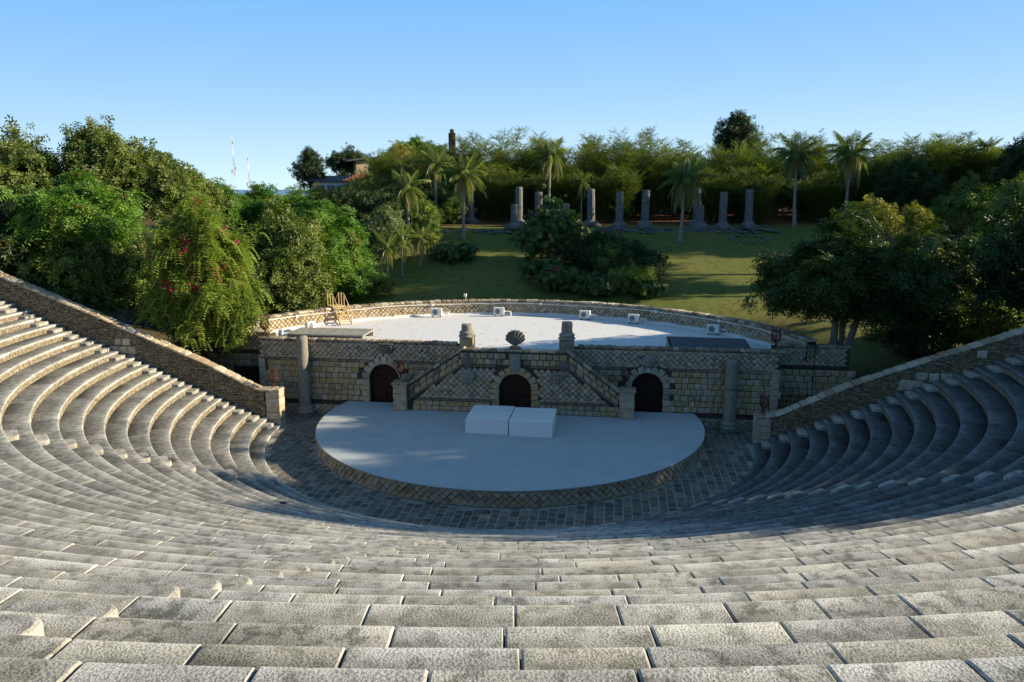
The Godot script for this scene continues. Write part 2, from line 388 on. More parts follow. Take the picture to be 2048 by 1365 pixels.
func polar(r: float, a: float, h: float) -> Vector3: return Vector3(r * cos(a), h, r * sin(a))

func smooth(a: float, b: float, x: float) -> float:
	var t := clampf((x - a) / (b - a), 0, 1)
	return t * t * (3 - 2 * t)

# ---- the lie of the land
func land(x: float, z: float) -> float:
	var v := Vector3(x, 0, z) - Vector3(eye.x, 0, eye.z)
	var d := v.dot(ahead)
	var a := v.dot(side)
	if z > .25:
		var r := Vector2(x, z).length()
		return clampf(.3 + .4175 * (r - 14.4), 0, 11.6) - (.75 if r < 45 else 0.0)
	var flank := clampf((-x - 17.5) * .42, 0, 4.6) if x < 0 else clampf((x - 15.8) * .42, 0, 3.4)
	flank += maxf(0, absf(x) - 30) * .25 * (1 - smooth(48, 62, d))
	var lawn := 4.5 + .205 * (minf(d, 91) - 66) + .03 * maxf(0, minf(d, 180) - 91) if d > 66 else 4.5 - .1 * (66 - d)
	var t := lerpf(flank, lawn, smooth(52, 66, d))
	t += clampf((a - 50) * .32, 0, 9) * smooth(50, 62, d)  # ground raised at right to lift the added trees that shade the lawn
	t -= maxf(0, d - 180) * .25 + maxf(0, absf(a) - 110) * .2
	return maxf(t, -75)

# ---- materials
func ramp(list: Array) -> Gradient:
	var g := Gradient.new()
	var off := PackedFloat32Array()
	var cs := PackedColorArray()
	for q in list:
		off.append(q[0])
		cs.append(Color(q[1], q[2], q[3]).linear_to_srgb() if q.size() > 2 else Color(q[1], q[1], q[1]).linear_to_srgb())
	g.offsets = off
	g.colors = cs
	return g

func noise(sd: int, freq: float, oct: int, size: int, list: Array, kind := FastNoiseLite.TYPE_SIMPLEX_SMOOTH, stretch := 1) -> NoiseTexture2D:
	var f := FastNoiseLite.new()
	f.seed = sd
	f.frequency = freq
	f.noise_type = kind
	f.fractal_type = FastNoiseLite.FRACTAL_FBM
	f.fractal_octaves = oct
	f.fractal_gain = .6
	var t := NoiseTexture2D.new()
	t.width = size * stretch
	t.height = size
	t.seamless = true
	t.seamless_blend_skirt = .2
	t.noise = f
	if list.size():
		t.color_ramp = ramp(list)
	return t

func plain(c: Color, rough := .8, metal := 0.0) -> StandardMaterial3D:
	var m := StandardMaterial3D.new()
	m.albedo_color = c.linear_to_srgb()
	m.roughness = rough
	m.metallic = metal
	m.metallic_specular = .4
	return m

func rocky(c: Color, fine: Texture2D, fscale: float, broad: Texture2D, bscale: float, bump: Texture2D, depth: float, rough := .92) -> StandardMaterial3D:
	var m := plain(c, rough)
	m.uv1_triplanar = true
	m.uv1_world_triplanar = true
	m.uv1_scale = Vector3.ONE * fscale
	m.albedo_texture = fine
	if broad:
		m.detail_enabled = true
		m.detail_albedo = broad
		m.detail_blend_mode = BaseMaterial3D.BLEND_MODE_MUL
		m.detail_uv_layer = BaseMaterial3D.DETAIL_UV_2
		m.uv2_triplanar = true
		m.uv2_world_triplanar = true
		m.uv2_scale = Vector3.ONE * bscale
	if bump:
		m.heightmap_enabled = true
		m.heightmap_texture = bump
		m.heightmap_scale = depth
	m.metallic_specular = .3
	return m

func leafy(back := .5) -> StandardMaterial3D:
	var m := plain(Color.WHITE, .5)
	m.vertex_color_use_as_albedo = true
	m.backlight_enabled = true
	m.backlight = Color(.85, 1, .4) * back
	m.metallic_specular = .45
	return m

func make_materials() -> void:
	var fine := noise(3, .035, 5, 512, [[0, .50], [.35, .74], [.6, .95], [1, 1.0]])
	var broad := noise(5, .012, 4, 512, [[0, .55], [.4, .85], [.65, 1.0], [1, 1.0]])
	var pits := noise(9, .06, 4, 512, [])
	for i in TONES.size():
		M["stone%d" % i] = rocky(TONES[i], fine, 1.3, broad, .37, pits, 1.6)
	M.stone_tinted = rocky(Color.WHITE, fine, 1.3, broad, .37, pits, 1.6)
	M.stone_tinted.vertex_color_use_as_albedo = true
	M.mortar = rocky(Color(.095, .078, .057), fine, 1.1, broad, .3, pits, 2.0)
	M.joint = rocky(Color(.40, .39, .36), fine, 1.1, null, 1, pits, .6)
	M.mortar_pale = rocky(Color(.27, .23, .17), fine, 1.1, broad, .3, pits, 2.0)
	M.carved = rocky(Color(.36, .34, .29), fine, 1.7, broad, .7, pits, 2.2)
	M.carved_dark = rocky(Color(.23, .21, .17), fine, 1.7, broad, .9, pits, 2.2)
	M.shaft = rocky(Color(.36, .335, .28), noise(31, .05, 5, 512, [[0, .38], [.4, .7], [.6, .95], [1, 1.0]]), 1.0, broad, .5, pits, 3.0)
	M.ruin = rocky(Color(.20, .195, .195), fine, .8, noise(37, .01, 4, 512, [[0, .4], [.4, .75], [.6, 1.0], [1, 1.0]]), .33, pits, 2.5)
	# the pitted coral stone of the seats: fine dark pits, then broader lichen
	var pit_color := noise(11, .045, 6, 1024, [[0, .36], [.33, .58], [.47, .86], [.6, .98], [1, 1.0]])
	var lichen := noise(13, .014, 5, 1024, [[0, .50, .50, .47], [.32, .66, .66, .63], [.46, .90, .89, .87], [.6, 1, 1, 1], [1, 1, .985, .95]])
	var pit_bump := noise(11, .045, 6, 1024, [])
	M.seat = rocky(Color.WHITE, pit_color, .62, lichen, .17, pit_bump, .6, .95)
	M.seat.vertex_color_use_as_albedo = true
	# slabs differ: the same stone with its grain and stains shifted, some far more blotched than others
	var blotch := noise(17, .02, 5, 512, [[0, .40, .40, .38], [.33, .56, .56, .54], [.43, .87, .865, .85], [.56, 1, 1, 1], [1, 1, .985, .95]])
	for k in 4:
		var sm: StandardMaterial3D = M.seat.duplicate()
		sm.uv1_offset = Vector3(.37, .11, .71) * k
		sm.uv2_offset = Vector3(.23, .57, .41) * k
		sm.albedo_color = [Color(1, 1, 1), Color(.985, .98, .96), Color(.95, .96, .965), Color(.98, .975, .965)][k]
		if k > 1:
			sm.detail_albedo = blotch
			sm.uv2_scale = Vector3.ONE * (.26 + .1 * k - .2)
		M["seat%d" % k] = sm
	M.paver = M.stone_tinted
	M.roof = rocky(Color(.70, .71, .73), noise(41, .02, 4, 512, [[0, .8], [.4, .96], [1, 1.0]]), .4, noise(43, .012, 5, 1024, [[0, .45, .43, .40], [.2, .78, .77, .76], [.29, .97, .97, .97], [1, 1, 1, 1]]), .085, null, 0, .75)
	M.stage = rocky(Color(.455, .505, .53), noise(45, .03, 3, 512, [[0, .9], [1, 1.0]]), .7, noise(47, .01, 4, 512, [[0, .86], [.35, .95], [.5, .985], [1, 1.0]]), .12, null, 0, .62)
	M.panel_white = rocky(Color(.82, .83, .84), noise(49, .02, 4, 512, [[0, .82], [.4, .97], [1, 1.0]]), .6, null, 1, null, 0, .55)
	M.door = rocky(Color(.040, .017, .011), noise(51, .02, 4, 256, [[0, .6], [1, 1.0]]), 1.5, null, 1, null, 0, .55)
	M.iron = plain(Color(.02, .02, .022), .5, .6)
	M.rust = rocky(Color(.10, .04, .028), fine, 3.0, null, 1, null, 0, .8)
	M.timber = rocky(Color(.66, .50, .25), noise(53, .03, 3, 256, [[0, .75], [1, 1.0]]), 2.0, null, 1, null, 0, .7)
	M.casing = plain(Color(.74, .735, .70), .45)
	M.grille = plain(Color(.055, .058, .06), .6)
	M.pipe = plain(Color(.78, .78, .76), .5)
	M.concrete = rocky(Color(.36, .35, .31), fine, .8, broad, .2, pits, .6)
	M.slate = rocky(Color(.10, .105, .115), fine, .8, broad, .2, null, 0, .7)
	M.bark = rocky(Color(.20, .16, .12), fine, 1.0, broad, .6, pits, 4.0)
	M.bark_pale = rocky(Color(.34, .30, .25), fine, 1.0, broad, .6, pits, 3.0)
	M.palm_bark = rocky(Color(.34, .30, .255), fine, 1.2, broad, .9, pits, 3.0)
	M.culm = plain(Color(.20, .20, .06), .55)
	M.leaf = leafy(.85)
	M.leaf_gloss = leafy(.6)
	M.leaf_gloss.roughness = .34
	M.flower = leafy(.6)
	M.flower.backlight = Color(1, .35, .55) * .7
	M.frond = leafy(.5)
	M.frond.roughness = .38
	for k in 3:
		var fm := plain([Color(.115, .14, .032), Color(.058, .085, .022), Color(.26, .19, .08)][k], .36)
		fm.backlight_enabled = true
		fm.backlight = Color(.85, 1, .4) * .55
		fm.metallic_specular = .55
		M["frond%d" % k] = fm
	var blades := noise(61, .09, 4, 1024, [[0, .45], [.5, .9], [1, 1.0]])
	M.ground = rocky(Color.WHITE, blades, .55, noise(63, .016, 5, 1024, [[0, .50, .46, .40], [.35, .80, .78, .70], [.6, 1, 1, 1], [1, 1, 1, .9]]), .055, blades, 5.0, .95)
	M.ground.vertex_color_use_as_albedo = true
	M.asphalt = rocky(Color(.055, .056, .06), fine, .9, null, 1, null, 0, .9)
	M.sea = plain(Color(.02, .07, .13), .25)
	M.tile = rocky(Color(.46, .15, .095), fine, .9, broad, .4, null, 0, .8)
	M.render_beige = rocky(Color(.56, .43, .27), fine, .5, broad, .2, null, 0, .9)
	M.render_white = plain(Color(.68, .69, .70), .8)
	M.brick = rocky(Color(.17, .085, .06), fine, 1.0, broad, .4, null, 0, .9)
	M.glass = plain(Color(.03, .04, .05), .1)
	M.mast_red = plain(Color(.52, .26, .24), .6)
	M.mast_white = plain(Color(.75, .75, .76), .6)
	M.feather = plain(Color(.035, .035, .04), .6)

func make_stones() -> void:
	rng.seed = 77
	for k in 10:
		var b := MB.new()
		var back := []
		var mid := []
		var top := []
		var corner := [Vector2(-.5, -.5), Vector2(.5, -.5), Vector2(.5, .5), Vector2(-.5, .5)]
		for q in corner:
			var j := Vector2(rng.randf_range(-.05, .02), rng.randf_range(-.05, .02))
			var e: Vector2 = q + Vector2(signf(q.x), signf(q.y)) * j
			back.append(Vector3(e.x, e.y, -.6))
			mid.append(Vector3(e.x * .99, e.y * .99, rng.randf_range(.45, .7)))
			top.append(Vector3(e.x * rng.randf_range(.72, .86), e.y * rng.randf_range(.72, .86), rng.randf_range(.85, 1.05)))
		var cut: int = k % 4 if k > 4 else -1
		if cut >= 0:
			mid[cut] *= Vector3(.86, .86, 1)
			top[cut] *= Vector3(.84, .84, .9)
		for i in 4:
			var n := (i + 1) % 4
			b.quad(back[i], back[n], mid[n], mid[i])
			b.quad(mid[i], mid[n], top[n], top[i])
		var c := Vector3(rng.randf_range(-.1, .1), rng.randf_range(-.1, .1), rng.randf_range(.95, 1.15))
		for i in 4:
			b.tri(c, top[i], top[(i + 1) % 4])
		STONES.append(b.done())
	for k in 3:
		var b := MB.new()
		var o := [Vector2(-.5, 0), Vector2(.5, 0), Vector2(rng.randf_range(-.05, .05), .5)]
		var c := Vector3(0, .17, rng.randf_range(.9, 1.1))
		for i in 3:
			var p: Vector2 = o[i] * .97
			var q: Vector2 = o[(i + 1) % 3] * .97
			var g := Vector2(0, .17)
			var p1 := g + (p - g) * .78
			var q1 := g + (q - g) * .78
			b.quad(Vector3(p.x, p.y, -.6), Vector3(q.x, q.y, -.6), Vector3(q.x, q.y, .6), Vector3(p.x, p.y, .6))
			b.quad(Vector3(p.x, p.y, .6), Vector3(q.x, q.y, .6), Vector3(q1.x, q1.y, .95), Vector3(p1.x, p1.y, .95))
			b.tri(c, Vector3(p1.x, p1.y, .95), Vector3(q1.x, q1.y, .95))
		WEDGES.append(b.done())

func make_sky() -> Sky:
	var w := 768
	var h := 384
	var im := Image.create(w, h, false, Image.FORMAT_RGBF)
	var puff := FastNoiseLite.new()
	puff.seed = 8
	puff.frequency = 1.0
	puff.fractal_octaves = 4
	for y in h:
		var el := PI / 2 - PI * (y + .5) / h
		var e := maxf(rad_to_deg(el), 0.0)
		var low := exp(-e / 7.5)
		var base := Vector3(.10, .42, .97).lerp(Vector3(.74, .99, 1.07), low)
		base = base.lerp(Vector3(.105, .20, .32), smooth(12.5, 50, e))
		for x in w:
			var u := TAU * (x + .5) / w
			var dir := Vector3(sin(u) * cos(el), sin(el), -cos(u) * cos(el))
			var g := acos(clampf(dir.dot(sun_dir), -1, 1))
			var c := base + Vector3(.95, .88, .66) * (exp(-g / .16) * .6 + exp(-g / .62) * .46 * exp(-e / 16.0))
			# a few wisps low over the sea
			if e > 1.2 and e < 12.0:
				var q := Vector3(dir.x * 9, dir.y * 55, dir.z * 9)
				var s := smooth(.5, .85, puff.get_noise_3dv(q)) * smooth(1.2, 2.2, e) * (1 - smooth(3.5, 12, e) * .85)
				c = c.lerp(Vector3(.62, .72, .80), s * .5)
			im.set_pixel(x, y, Color(c.x, c.y, c.z))
	var pm := PanoramaSkyMaterial.new()
	pm.panorama = ImageTexture.create_from_image(im)
	var s2 := Sky.new()
	s2.sky_material = pm
	return s2

# ---- the seats
func slab(b: MB, r0: float, r1: float, h: float, a0: float, a1: float, tone: Color, wob: FastNoiseLite, nt: int) -> void:
	var L := (a1 - a0) * r0
	var e := .018 / r0
	var st := [a0, a0 + e]
	for k in range(1, nt):
		st.append(lerpf(a0, a1, k / float(nt)))
	st.append(a1 - e)
	st.append(a1)
	var T := r1 - r0
	var off := [.02, .0, .014, .065, .28 * T, .62 * T, T - .02, T]
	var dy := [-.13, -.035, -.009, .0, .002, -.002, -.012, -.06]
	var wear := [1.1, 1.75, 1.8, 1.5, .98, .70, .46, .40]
	var age := rng.randf_range(.55, 1.25)
	if rng.randf() < .12:
		age = 1.7
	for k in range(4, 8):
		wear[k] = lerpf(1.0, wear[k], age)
	var g := []
	var gc := []
	for i in st.size():
		var row := []
		var rc := []
		var edge := i == 0 or i == st.size() - 1
		for k in 8:
			var p := polar(r0 + off[k], st[i], h + dy[k])
			var n := wob.get_noise_3d(p.x * 9, p.y * 9, p.z * 9)
			var n2 := wob.get_noise_3d(p.x * 2.4 + 40 + age * 50, p.y * 3, p.z * 2.4)
			if k > 0 and k < 4:
				p += polar(1, st[i], 0) * n * .016 + Vector3.UP * n * .006
			if edge and k > 0:
				p.y -= .016
			row.append(p)
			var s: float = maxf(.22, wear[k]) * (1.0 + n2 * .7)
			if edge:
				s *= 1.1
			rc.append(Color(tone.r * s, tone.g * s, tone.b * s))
		g.append(row)
		gc.append(rc)
	for i in st.size() - 1:
		for k in 7:
			b.vc(g[i][k], gc[i][k]); b.vc(g[i + 1][k + 1], gc[i + 1][k + 1]); b.vc(g[i + 1][k], gc[i + 1][k])
			b.vc(g[i][k], gc[i][k]); b.vc(g[i][k + 1], gc[i][k + 1]); b.vc(g[i + 1][k + 1], gc[i + 1][k + 1])
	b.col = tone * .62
	for q in [0, st.size() - 1]:
		for k in range(1, 7):
			var p: Vector3 = g[q][k]
			var p2: Vector3 = g[q][k + 1]
			b.facing([p, p2, Vector3(p2.x, h - .13, p2.z), Vector3(p.x, h - .13, p.z)], polar(1, st[q] + (PI / 2 if q else -PI / 2), 0))
	b.col = Color.WHITE

func riser_strip(b: MB, r: float, y0: float, y1: float, a0: float, a1: float) -> void:
	var n := int((a1 - a0) / .035) + 1
	for k in n:
		var p := lerpf(a0, a1, k / float(n))
		var q := lerpf(a0, a1, (k + 1.0) / n)
		b.facing([polar(r, p, y0), polar(r, q, y0), polar(r, q, y1), polar(r, p, y1)], -polar(1, p, 0))

func bed(b: MB, r0: float, r1: float, y: float, a0: float, a1: float) -> void:
	var n := int((a1 - a0) / .035) + 1
	for k in n:
		var p := lerpf(a0, a1, k / float(n))
		var q := lerpf(a0, a1, (k + 1.0) / n)
		b.facing([polar(r0, p, y), polar(r0, q, y), polar(r1, q, y), polar(r1, p, y)], Vector3.UP)

# a step slab with a worn, rounded front and ends
func round_step(b: MB, c: Vector3, rt: Vector3, out: Vector3, half: float, deep: float, high: float) -> void:
	var line := [Vector2(-half, 0)]
	for k in 6:
		var a := PI / 2 * k / 5.0
		line.append(Vector2(-half + .15 - .15 * cos(a), deep - .15 + .15 * sin(a)))
	for k in 6:
		var a := PI / 2 * (1 - k / 5.0)
		line.append(Vector2(half - .15 + .15 * cos(a), deep - .15 + .15 * sin(a)))
	line.append(Vector2(half, 0))
	var rings := []
	for q in [[0.0, 0.0], [0.0, high - .05], [.012, high - .018], [.05, high]]:
		var ring := []
		for p in line:
			var d: Vector2 = p - Vector2(0, deep * .4)
			var v: Vector2 = p - d.normalized() * q[0]
			ring.append(c + rt * v.x + out * maxf(v.y, 0) + Vector3.UP * q[1] + rt * rng.randf_range(-.006, .006))
		rings.append(ring)
	var mid := c + out * deep * .4 + Vector3.UP * high
	for k in line.size() - 1:
		for i in 3:
			b.facing([rings[i][k], rings[i][k + 1], rings[i + 1][k + 1], rings[i + 1][k]], (rings[i][k] - mid) * Vector3(1, 0, 1) + Vector3.UP * .3 * i)
		b.facing([rings[3][k], rings[3][k + 1], mid], Vector3.UP)
	b.facing([rings[3][-1], rings[3][0], mid], Vector3.UP)

func build_seats() -> void:
	rng.seed = 2024
	var wob := FastNoiseLite.new()
	wob.seed = 4
	wob.frequency = .25
	var t := thing("stone_seating", "broad half ring of grey stone seat rows rising from the round stage to the viewer", "seating")
	var slabs := []
	var peb := []
	var pebc := []
	for i in range(-1, EDGES.size()):
		var r0: float = EDGES[i] if i >= 0 else 13.72
		var r1: float = EDGES[i + 1] if i + 1 < EDGES.size() else 45.0
		var h := row_h(i) if i >= 0 else .22
		var below := row_h(i - 1) if i > 0 else (.22 if i == 0 else 0.0)
		var a0 := asin(.58 / r0)
		var a1 := PI - asin(.78 / r0)
		var rb := MB.new()
		riser_strip(rb, r0 + .075, below - .06, h - .06, a0, a1)
		bed(rb, r0 + .07, r1 + .09, h - .07, a0, a1)
		obj("riser", rb.done(), M.mortar_pale, t)
		var a := a0 + rng.randf_range(0, .4) / r0
		var lo := a0
		while lo < a1 - .1 / r0:
			var hi := minf(lo + (rng.randf_range(.85, 1.5) if i > 19 else rng.randf_range(1.2, 2.3)) / r0, a1)
			if a1 - hi < .5 / r0:
				hi = a1
			slabs.append([0.0, r0, r1 + .06, h + rng.randf_range(-.005, .005), lo, hi - (rng.randf_range(.009, .017) if i > 17 else rng.randf_range(.004, .009)) / r0])
			lo = hi
		if i >= 0:
			for course in 3:
				var y := lerpf(below, h - .12, (course + .5) / 3.0)
				for rg in [[a0, 1.2], [PI - 1.2, a1]]:
					var p: float = rg[0] + rng.randf() * .1 / r0
					while p < rg[1]:
						var w := rng.randf_range(.08, .2)
						var c := polar(r0 + .075, p + w * .5 / r0, y + rng.randf_range(-.012, .012))
						var out := -polar(1, p, 0)
						var rt := Vector3.UP.cross(out)
						peb.append(Transform3D(Basis(rt * (w - .012), Vector3.UP * rng.randf_range(.07, .098), out * rng.randf_range(.025, .06)).rotated(out, rng.randfn(0, .12)), c))
						var tone: Color = [Color(.40, .35, .26), Color(.34, .28, .185), Color(.42, .39, .33), Color(.28, .24, .18), Color(.36, .29, .175)][rng.randi() % 5]
						pebc.append(tone * rng.randf_range(.8, 1.1))
						p += w / r0
	many("riser_stone", STONES[1], M.stone_tinted, peb, pebc, t)
	for s in slabs:
		var c := polar((s[1] + s[2]) / 2, (s[4] + s[5]) / 2, s[3])
		var v := c - eye
		var d := v.length()
		s[0] = d * d / ((s[5] - s[4]) * s[1]) / maxf(-v.y / d, .05)
		if absf(v.dot(side)) > v.dot(ahead) * .72 + .8 or v.dot(ahead) < 2.6:
			s[0] += 9000
	slabs.sort_custom(func(p, q): return p[0] < q[0])
	var rest := MB.new()
	rest.tinted = true
	for k in slabs.size():
		var s: Array = slabs[k]
		var tone: Color = [Color(.52, .505, .47), Color(.47, .46, .43), Color(.55, .53, .48), Color(.43, .42, .395), Color(.50, .47, .41)][rng.randi() % 5]
		tone = tone.lerp(Color(.45, .45, .43), .55 if s[1] > 31 else .8) * rng.randf_range(.76, .90) * lerpf(.84, 1.0, smooth(20, 33, s[1]))
		# right-hand rows: darker stone, with their shade also painted into the tone
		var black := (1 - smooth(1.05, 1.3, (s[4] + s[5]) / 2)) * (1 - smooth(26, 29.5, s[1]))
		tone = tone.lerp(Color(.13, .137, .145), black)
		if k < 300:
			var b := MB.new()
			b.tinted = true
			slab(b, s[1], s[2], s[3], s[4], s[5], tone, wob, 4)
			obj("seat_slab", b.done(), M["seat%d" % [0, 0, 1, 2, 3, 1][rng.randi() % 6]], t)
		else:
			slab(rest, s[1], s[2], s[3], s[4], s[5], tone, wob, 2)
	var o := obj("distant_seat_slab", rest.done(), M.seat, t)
	o.set_meta("kind", "stuff")
	# half steps of the three gangways and of the two stairs along the side walls
	for i in range(0, EDGES.size()):
		var r1: float = EDGES[i]
		var y := row_h(i - 1) if i > 0 else .22
		for w in 5:
			if w == 2 and i < 3:
				continue
			var ang: float = [deg_to_rad(135.8), deg_to_rad(45.6), deg_to_rad(88.0), asin(.58 / r1) + .56 / r1, PI - asin(.78 / r1) - .6 / r1][w] + rng.randfn(0, .004)
			if w == 2:
				ang = acos(.72 / r1)
			var b := MB.new()
			b.col = Color(.46, .45, .42) * rng.randf_range(.85, 1.12)
			var deep := rng.randf_range(.46, .52) if w != 2 else rng.randf_range(.56, .66)
			var out := -polar(1, ang, 0)
			var rt := Vector3.UP.cross(out)
			var c := polar(r1 + .04, ang, y - .01)
			var half := rng.randf_range(.49, .56)
			round_step(b, c, rt, out, half, deep, .195)
			obj("aisle_step", b.done(), M.seat, t)

# ---- walls that flank the seats
func wall_top(x: float) -> float:
	var pts := [[13.7, 1.72], [14.9, 1.85], [18.7, 3.72], [21.2, 4.7], [27.2, 6.95], [31, 8.5], [36, 10.4]] if x > 0 else [[13.7, 2.34], [15.1, 2.34], [18.7, 4.02], [21.8, 5.22], [24.9, 6.5], [28.1, 7.72], [31.3, 8.96], [36, 10.8]]
	var a := absf(x)
	for k in pts.size() - 1:
		if a <= pts[k + 1][0]:
			return lerpf(pts[k][1], pts[k + 1][1], clampf((a - pts[k][0]) / (pts[k + 1][0] - pts[k][0]), 0, 1))
	return pts[-1][1]

func build_side_wall(s: float, label: String) -> void:
	rng.seed = 31 + int(s)
	var t := thing("flank_wall", label, "wall", Vector3.ZERO, 0, "")
	var zi := .56 if s > 0 else .76
	var zo := zi - .62
	var b := MB.new()
	var xs := []
	var x := 13.75
	while x < 36:
		xs.append(x)
		x += .7
	for k in xs.size() - 1:
		var p: float = xs[k] * s
		var q: float = xs[k + 1] * s
		var hp := wall_top(p) - .1
		var hq := wall_top(q) - .1
		var bp := -.2
		b.facing([Vector3(p, bp, zi), Vector3(q, bp, zi), Vector3(q, hq, zi), Vector3(p, hp, zi)], Vector3(0, 0, 1))
		b.facing([Vector3(p, bp, zo), Vector3(q, bp, zo), Vector3(q, hq, zo), Vector3(p, hp, zo)], Vector3(0, 0, -1))
		b.facing([Vector3(p, hp, zi), Vector3(q, hq, zi), Vector3(q, hq, zo), Vector3(p, hp, zo)], Vector3.UP)
	b.facing([Vector3(13.75 * s, -.2, zi), Vector3(13.75 * s, -.2, zo), Vector3(13.75 * s, wall_top(13.75 * s) - .1, zo), Vector3(13.75 * s, wall_top(13.75 * s) - .1, zi)], Vector3(-s, 0, 0))
	obj("wall_core", b.done(), M.mortar, t)
	# rubble facing, in wavering courses
	var xf := []
	var cols := []
	for y in 110:
		var yy := y * .098
		x = 14.55 + rng.randf() * .2
		while x < 35.5:
			var w := rng.randf_range(.13, .36)
			var xm := (x + w / 2) * s
			var top := wall_top(xm) - .14
			var floor_h := .15 + .4175 * (absf(xm) - 14.6)
			if yy < top and yy > floor_h - .4:
				var out := Vector3(0, 0, 1)
				xf.append(Transform3D(Basis(Vector3.RIGHT * (w - .02), Vector3.UP * rng.randf_range(.07, .094), out * rng.randf_range(.03, .075)).rotated(out, rng.randfn(0, .05)), Vector3(xm, yy + rng.randf_range(-.014, .014) + sin(xm * .8) * .04, zi)))
				var c: Color = [Color(.37, .275, .15), Color(.31, .24, .155), Color(.42, .35, .25), Color(.26, .195, .12), Color(.38, .29, .18)][rng.randi() % 5]
				cols.append(c * rng.randf_range(.7, 1.1))
			x += w
	many("rubble", STONES[3], M.stone_tinted, xf, cols, t)
	# a patch of big squared blocks, and the dressed end pier
	var blocks := [[23.2, 5.0, .5, .42], [23.75, 5.0, .42, .4], [22.9, 4.5, .5, .45], [23.45, 4.48, .6, .46], [24.05, 4.5, .55, .44], [23.0, 4.0, .5, .44], [23.55, 4.0, .5, .46]] if s < 0 else [[21.6, 3.75, 1.25, .62], [22.6, 3.6, .55, .5], [22.1, 4.28, .6, .42], [22.75, 4.25, .5, .4], [23.3, 4.25, .45, .42], [23.7, 4.3, .4, .4], [25.0, 5.55, .5, .4]]
	for q in blocks:
		var st := stone_at(Vector3(q[0] * s, q[1], zi), Vector3.RIGHT, Vector3.UP, Vector3(0, 0, 1), q[2], q[3], .1, false, 2)
		var o := obj("squared_block", STONES[st[2] % 10], M["stone%d" % [1, 2, 7][rng.randi() % 3]], t)
		o.transform = st[1]
	var y := 0.0
	var ph := wall_top(13.75 * s)
	while y < ph - .12:
		var hh := minf(rng.randf_range(.3, .52), ph - .1 - y)
		obj("pier_block", box_mesh(Vector3(.86, hh - .015, .74), .03, .012, Vector3(14.15 * s, y + hh / 2, (zi + zo) / 2)), M["stone%d" % [1, 4, 7, 2][rng.randi() % 4]], t)
		y += hh
	# coping stones
	x = 13.68
	while x < 35.6:
		var w := rng.randf_range(.34, .6)
		var p0 := wall_top(x * s)
		var p1 := wall_top((x + w) * s)
		var ang := atan2(p1 - p0, w) * s
		var b2 := MB.new()
		cbox(b2, Transform3D(Basis(Vector3(0, 0, 1), ang), Vector3((x + w / 2) * s, (p0 + p1) / 2 - .06, (zi + zo) / 2)), Vector3((w - .012) / cos(ang), rng.randf_range(.14, .19), .74 + rng.randf_range(-.03, .05)), .05, .02)
		obj("coping_stone", b2.done(), M["stone%d" % [7, 2, 7, 3][rng.randi() % 4]], t)
		x += w

# ---- rows of diamond-set stones on a plane or a curve: kind 0 plane facing +z, 1 round the stage, 2 inside the parapet
func on_face(kind: int, u: float, y: float, z: float) -> Array:
	if kind == 0:
		return [Vector3(u, y, z), Vector3.RIGHT, Vector3(0, 0, 1)]
	if kind == 1:
		var a := -u / z
		var o := polar(1, a, 0)
		return [polar(z, a, y), Vector3.UP.cross(o), o]
	var a2 := u / z
	var o2 := -polar(1, a2, 0)
	return [Vector3(-1.2, 0, .3) + polar(z, a2, y), Vector3.UP.cross(o2), o2]

func diamonds(list: Array, wedges: Array, kind: int, u0: float, u1: float, y0: float, n: int, D: float, z: float, keep: Callable, deep := .055) -> void:
	for k in n + 2:
		var y := y0 + D / 2 * k
		var u := u0 + (D / 2 if k % 2 else 0.0)
		while u < u1:
			if keep.call(u, y):
				var f := on_face(kind, u, y, z)
				var d := deep * rng.randf_range(.6, 1.3)
				if k == 0:
					wedges.append([f[0].distance_to(eye), Transform3D(Basis(f[1] * D * .9, Vector3.UP * D * .9, f[2] * d), f[0] + Vector3.UP * .015), rng.randi() % 9, [1, 2, 4, 7][rng.randi() % 4]])
				elif k == n + 1:
					wedges.append([f[0].distance_to(eye), Transform3D(Basis(-f[1] * D * .9, -Vector3.UP * D * .9, f[2] * d), f[0] - Vector3.UP * .015), rng.randi() % 9, [1, 2, 4, 7][rng.randi() % 4]])
				else:
					var s := D / sqrt(2.0) * rng.randf_range(.87, .96)
					list.append(stone_at(f[0] + Vector3.UP * rng.randfn(0, .008), f[1], Vector3.UP, f[2], s, s * rng.randf_range(.95, 1.05), d, true))
			u += D

func squares(list: Array, x0: float, x1: float, y0: float, y1: float, w: float, h: float, z: float, keep: Callable) -> void:
	var y := y0 + h / 2
	while y < y1:
		var x := x0 + rng.randf() * w
		while x < x1:
			var ww := w * rng.randf_range(.82, 1.2)
			if keep.call(x + ww / 2, y):
				list.append(stone_at(Vector3(x + ww / 2, y, z), Vector3.RIGHT, Vector3.UP, Vector3(0, 0, 1), ww - .015, h - .014 + rng.randf_range(-.012, .004), rng.randf_range(.035, .07), false, [0, 0, 5, 4, 3, 7, 0, 4, 1, 5, 0][rng.randi() % 11]))
			x += ww
		y += h

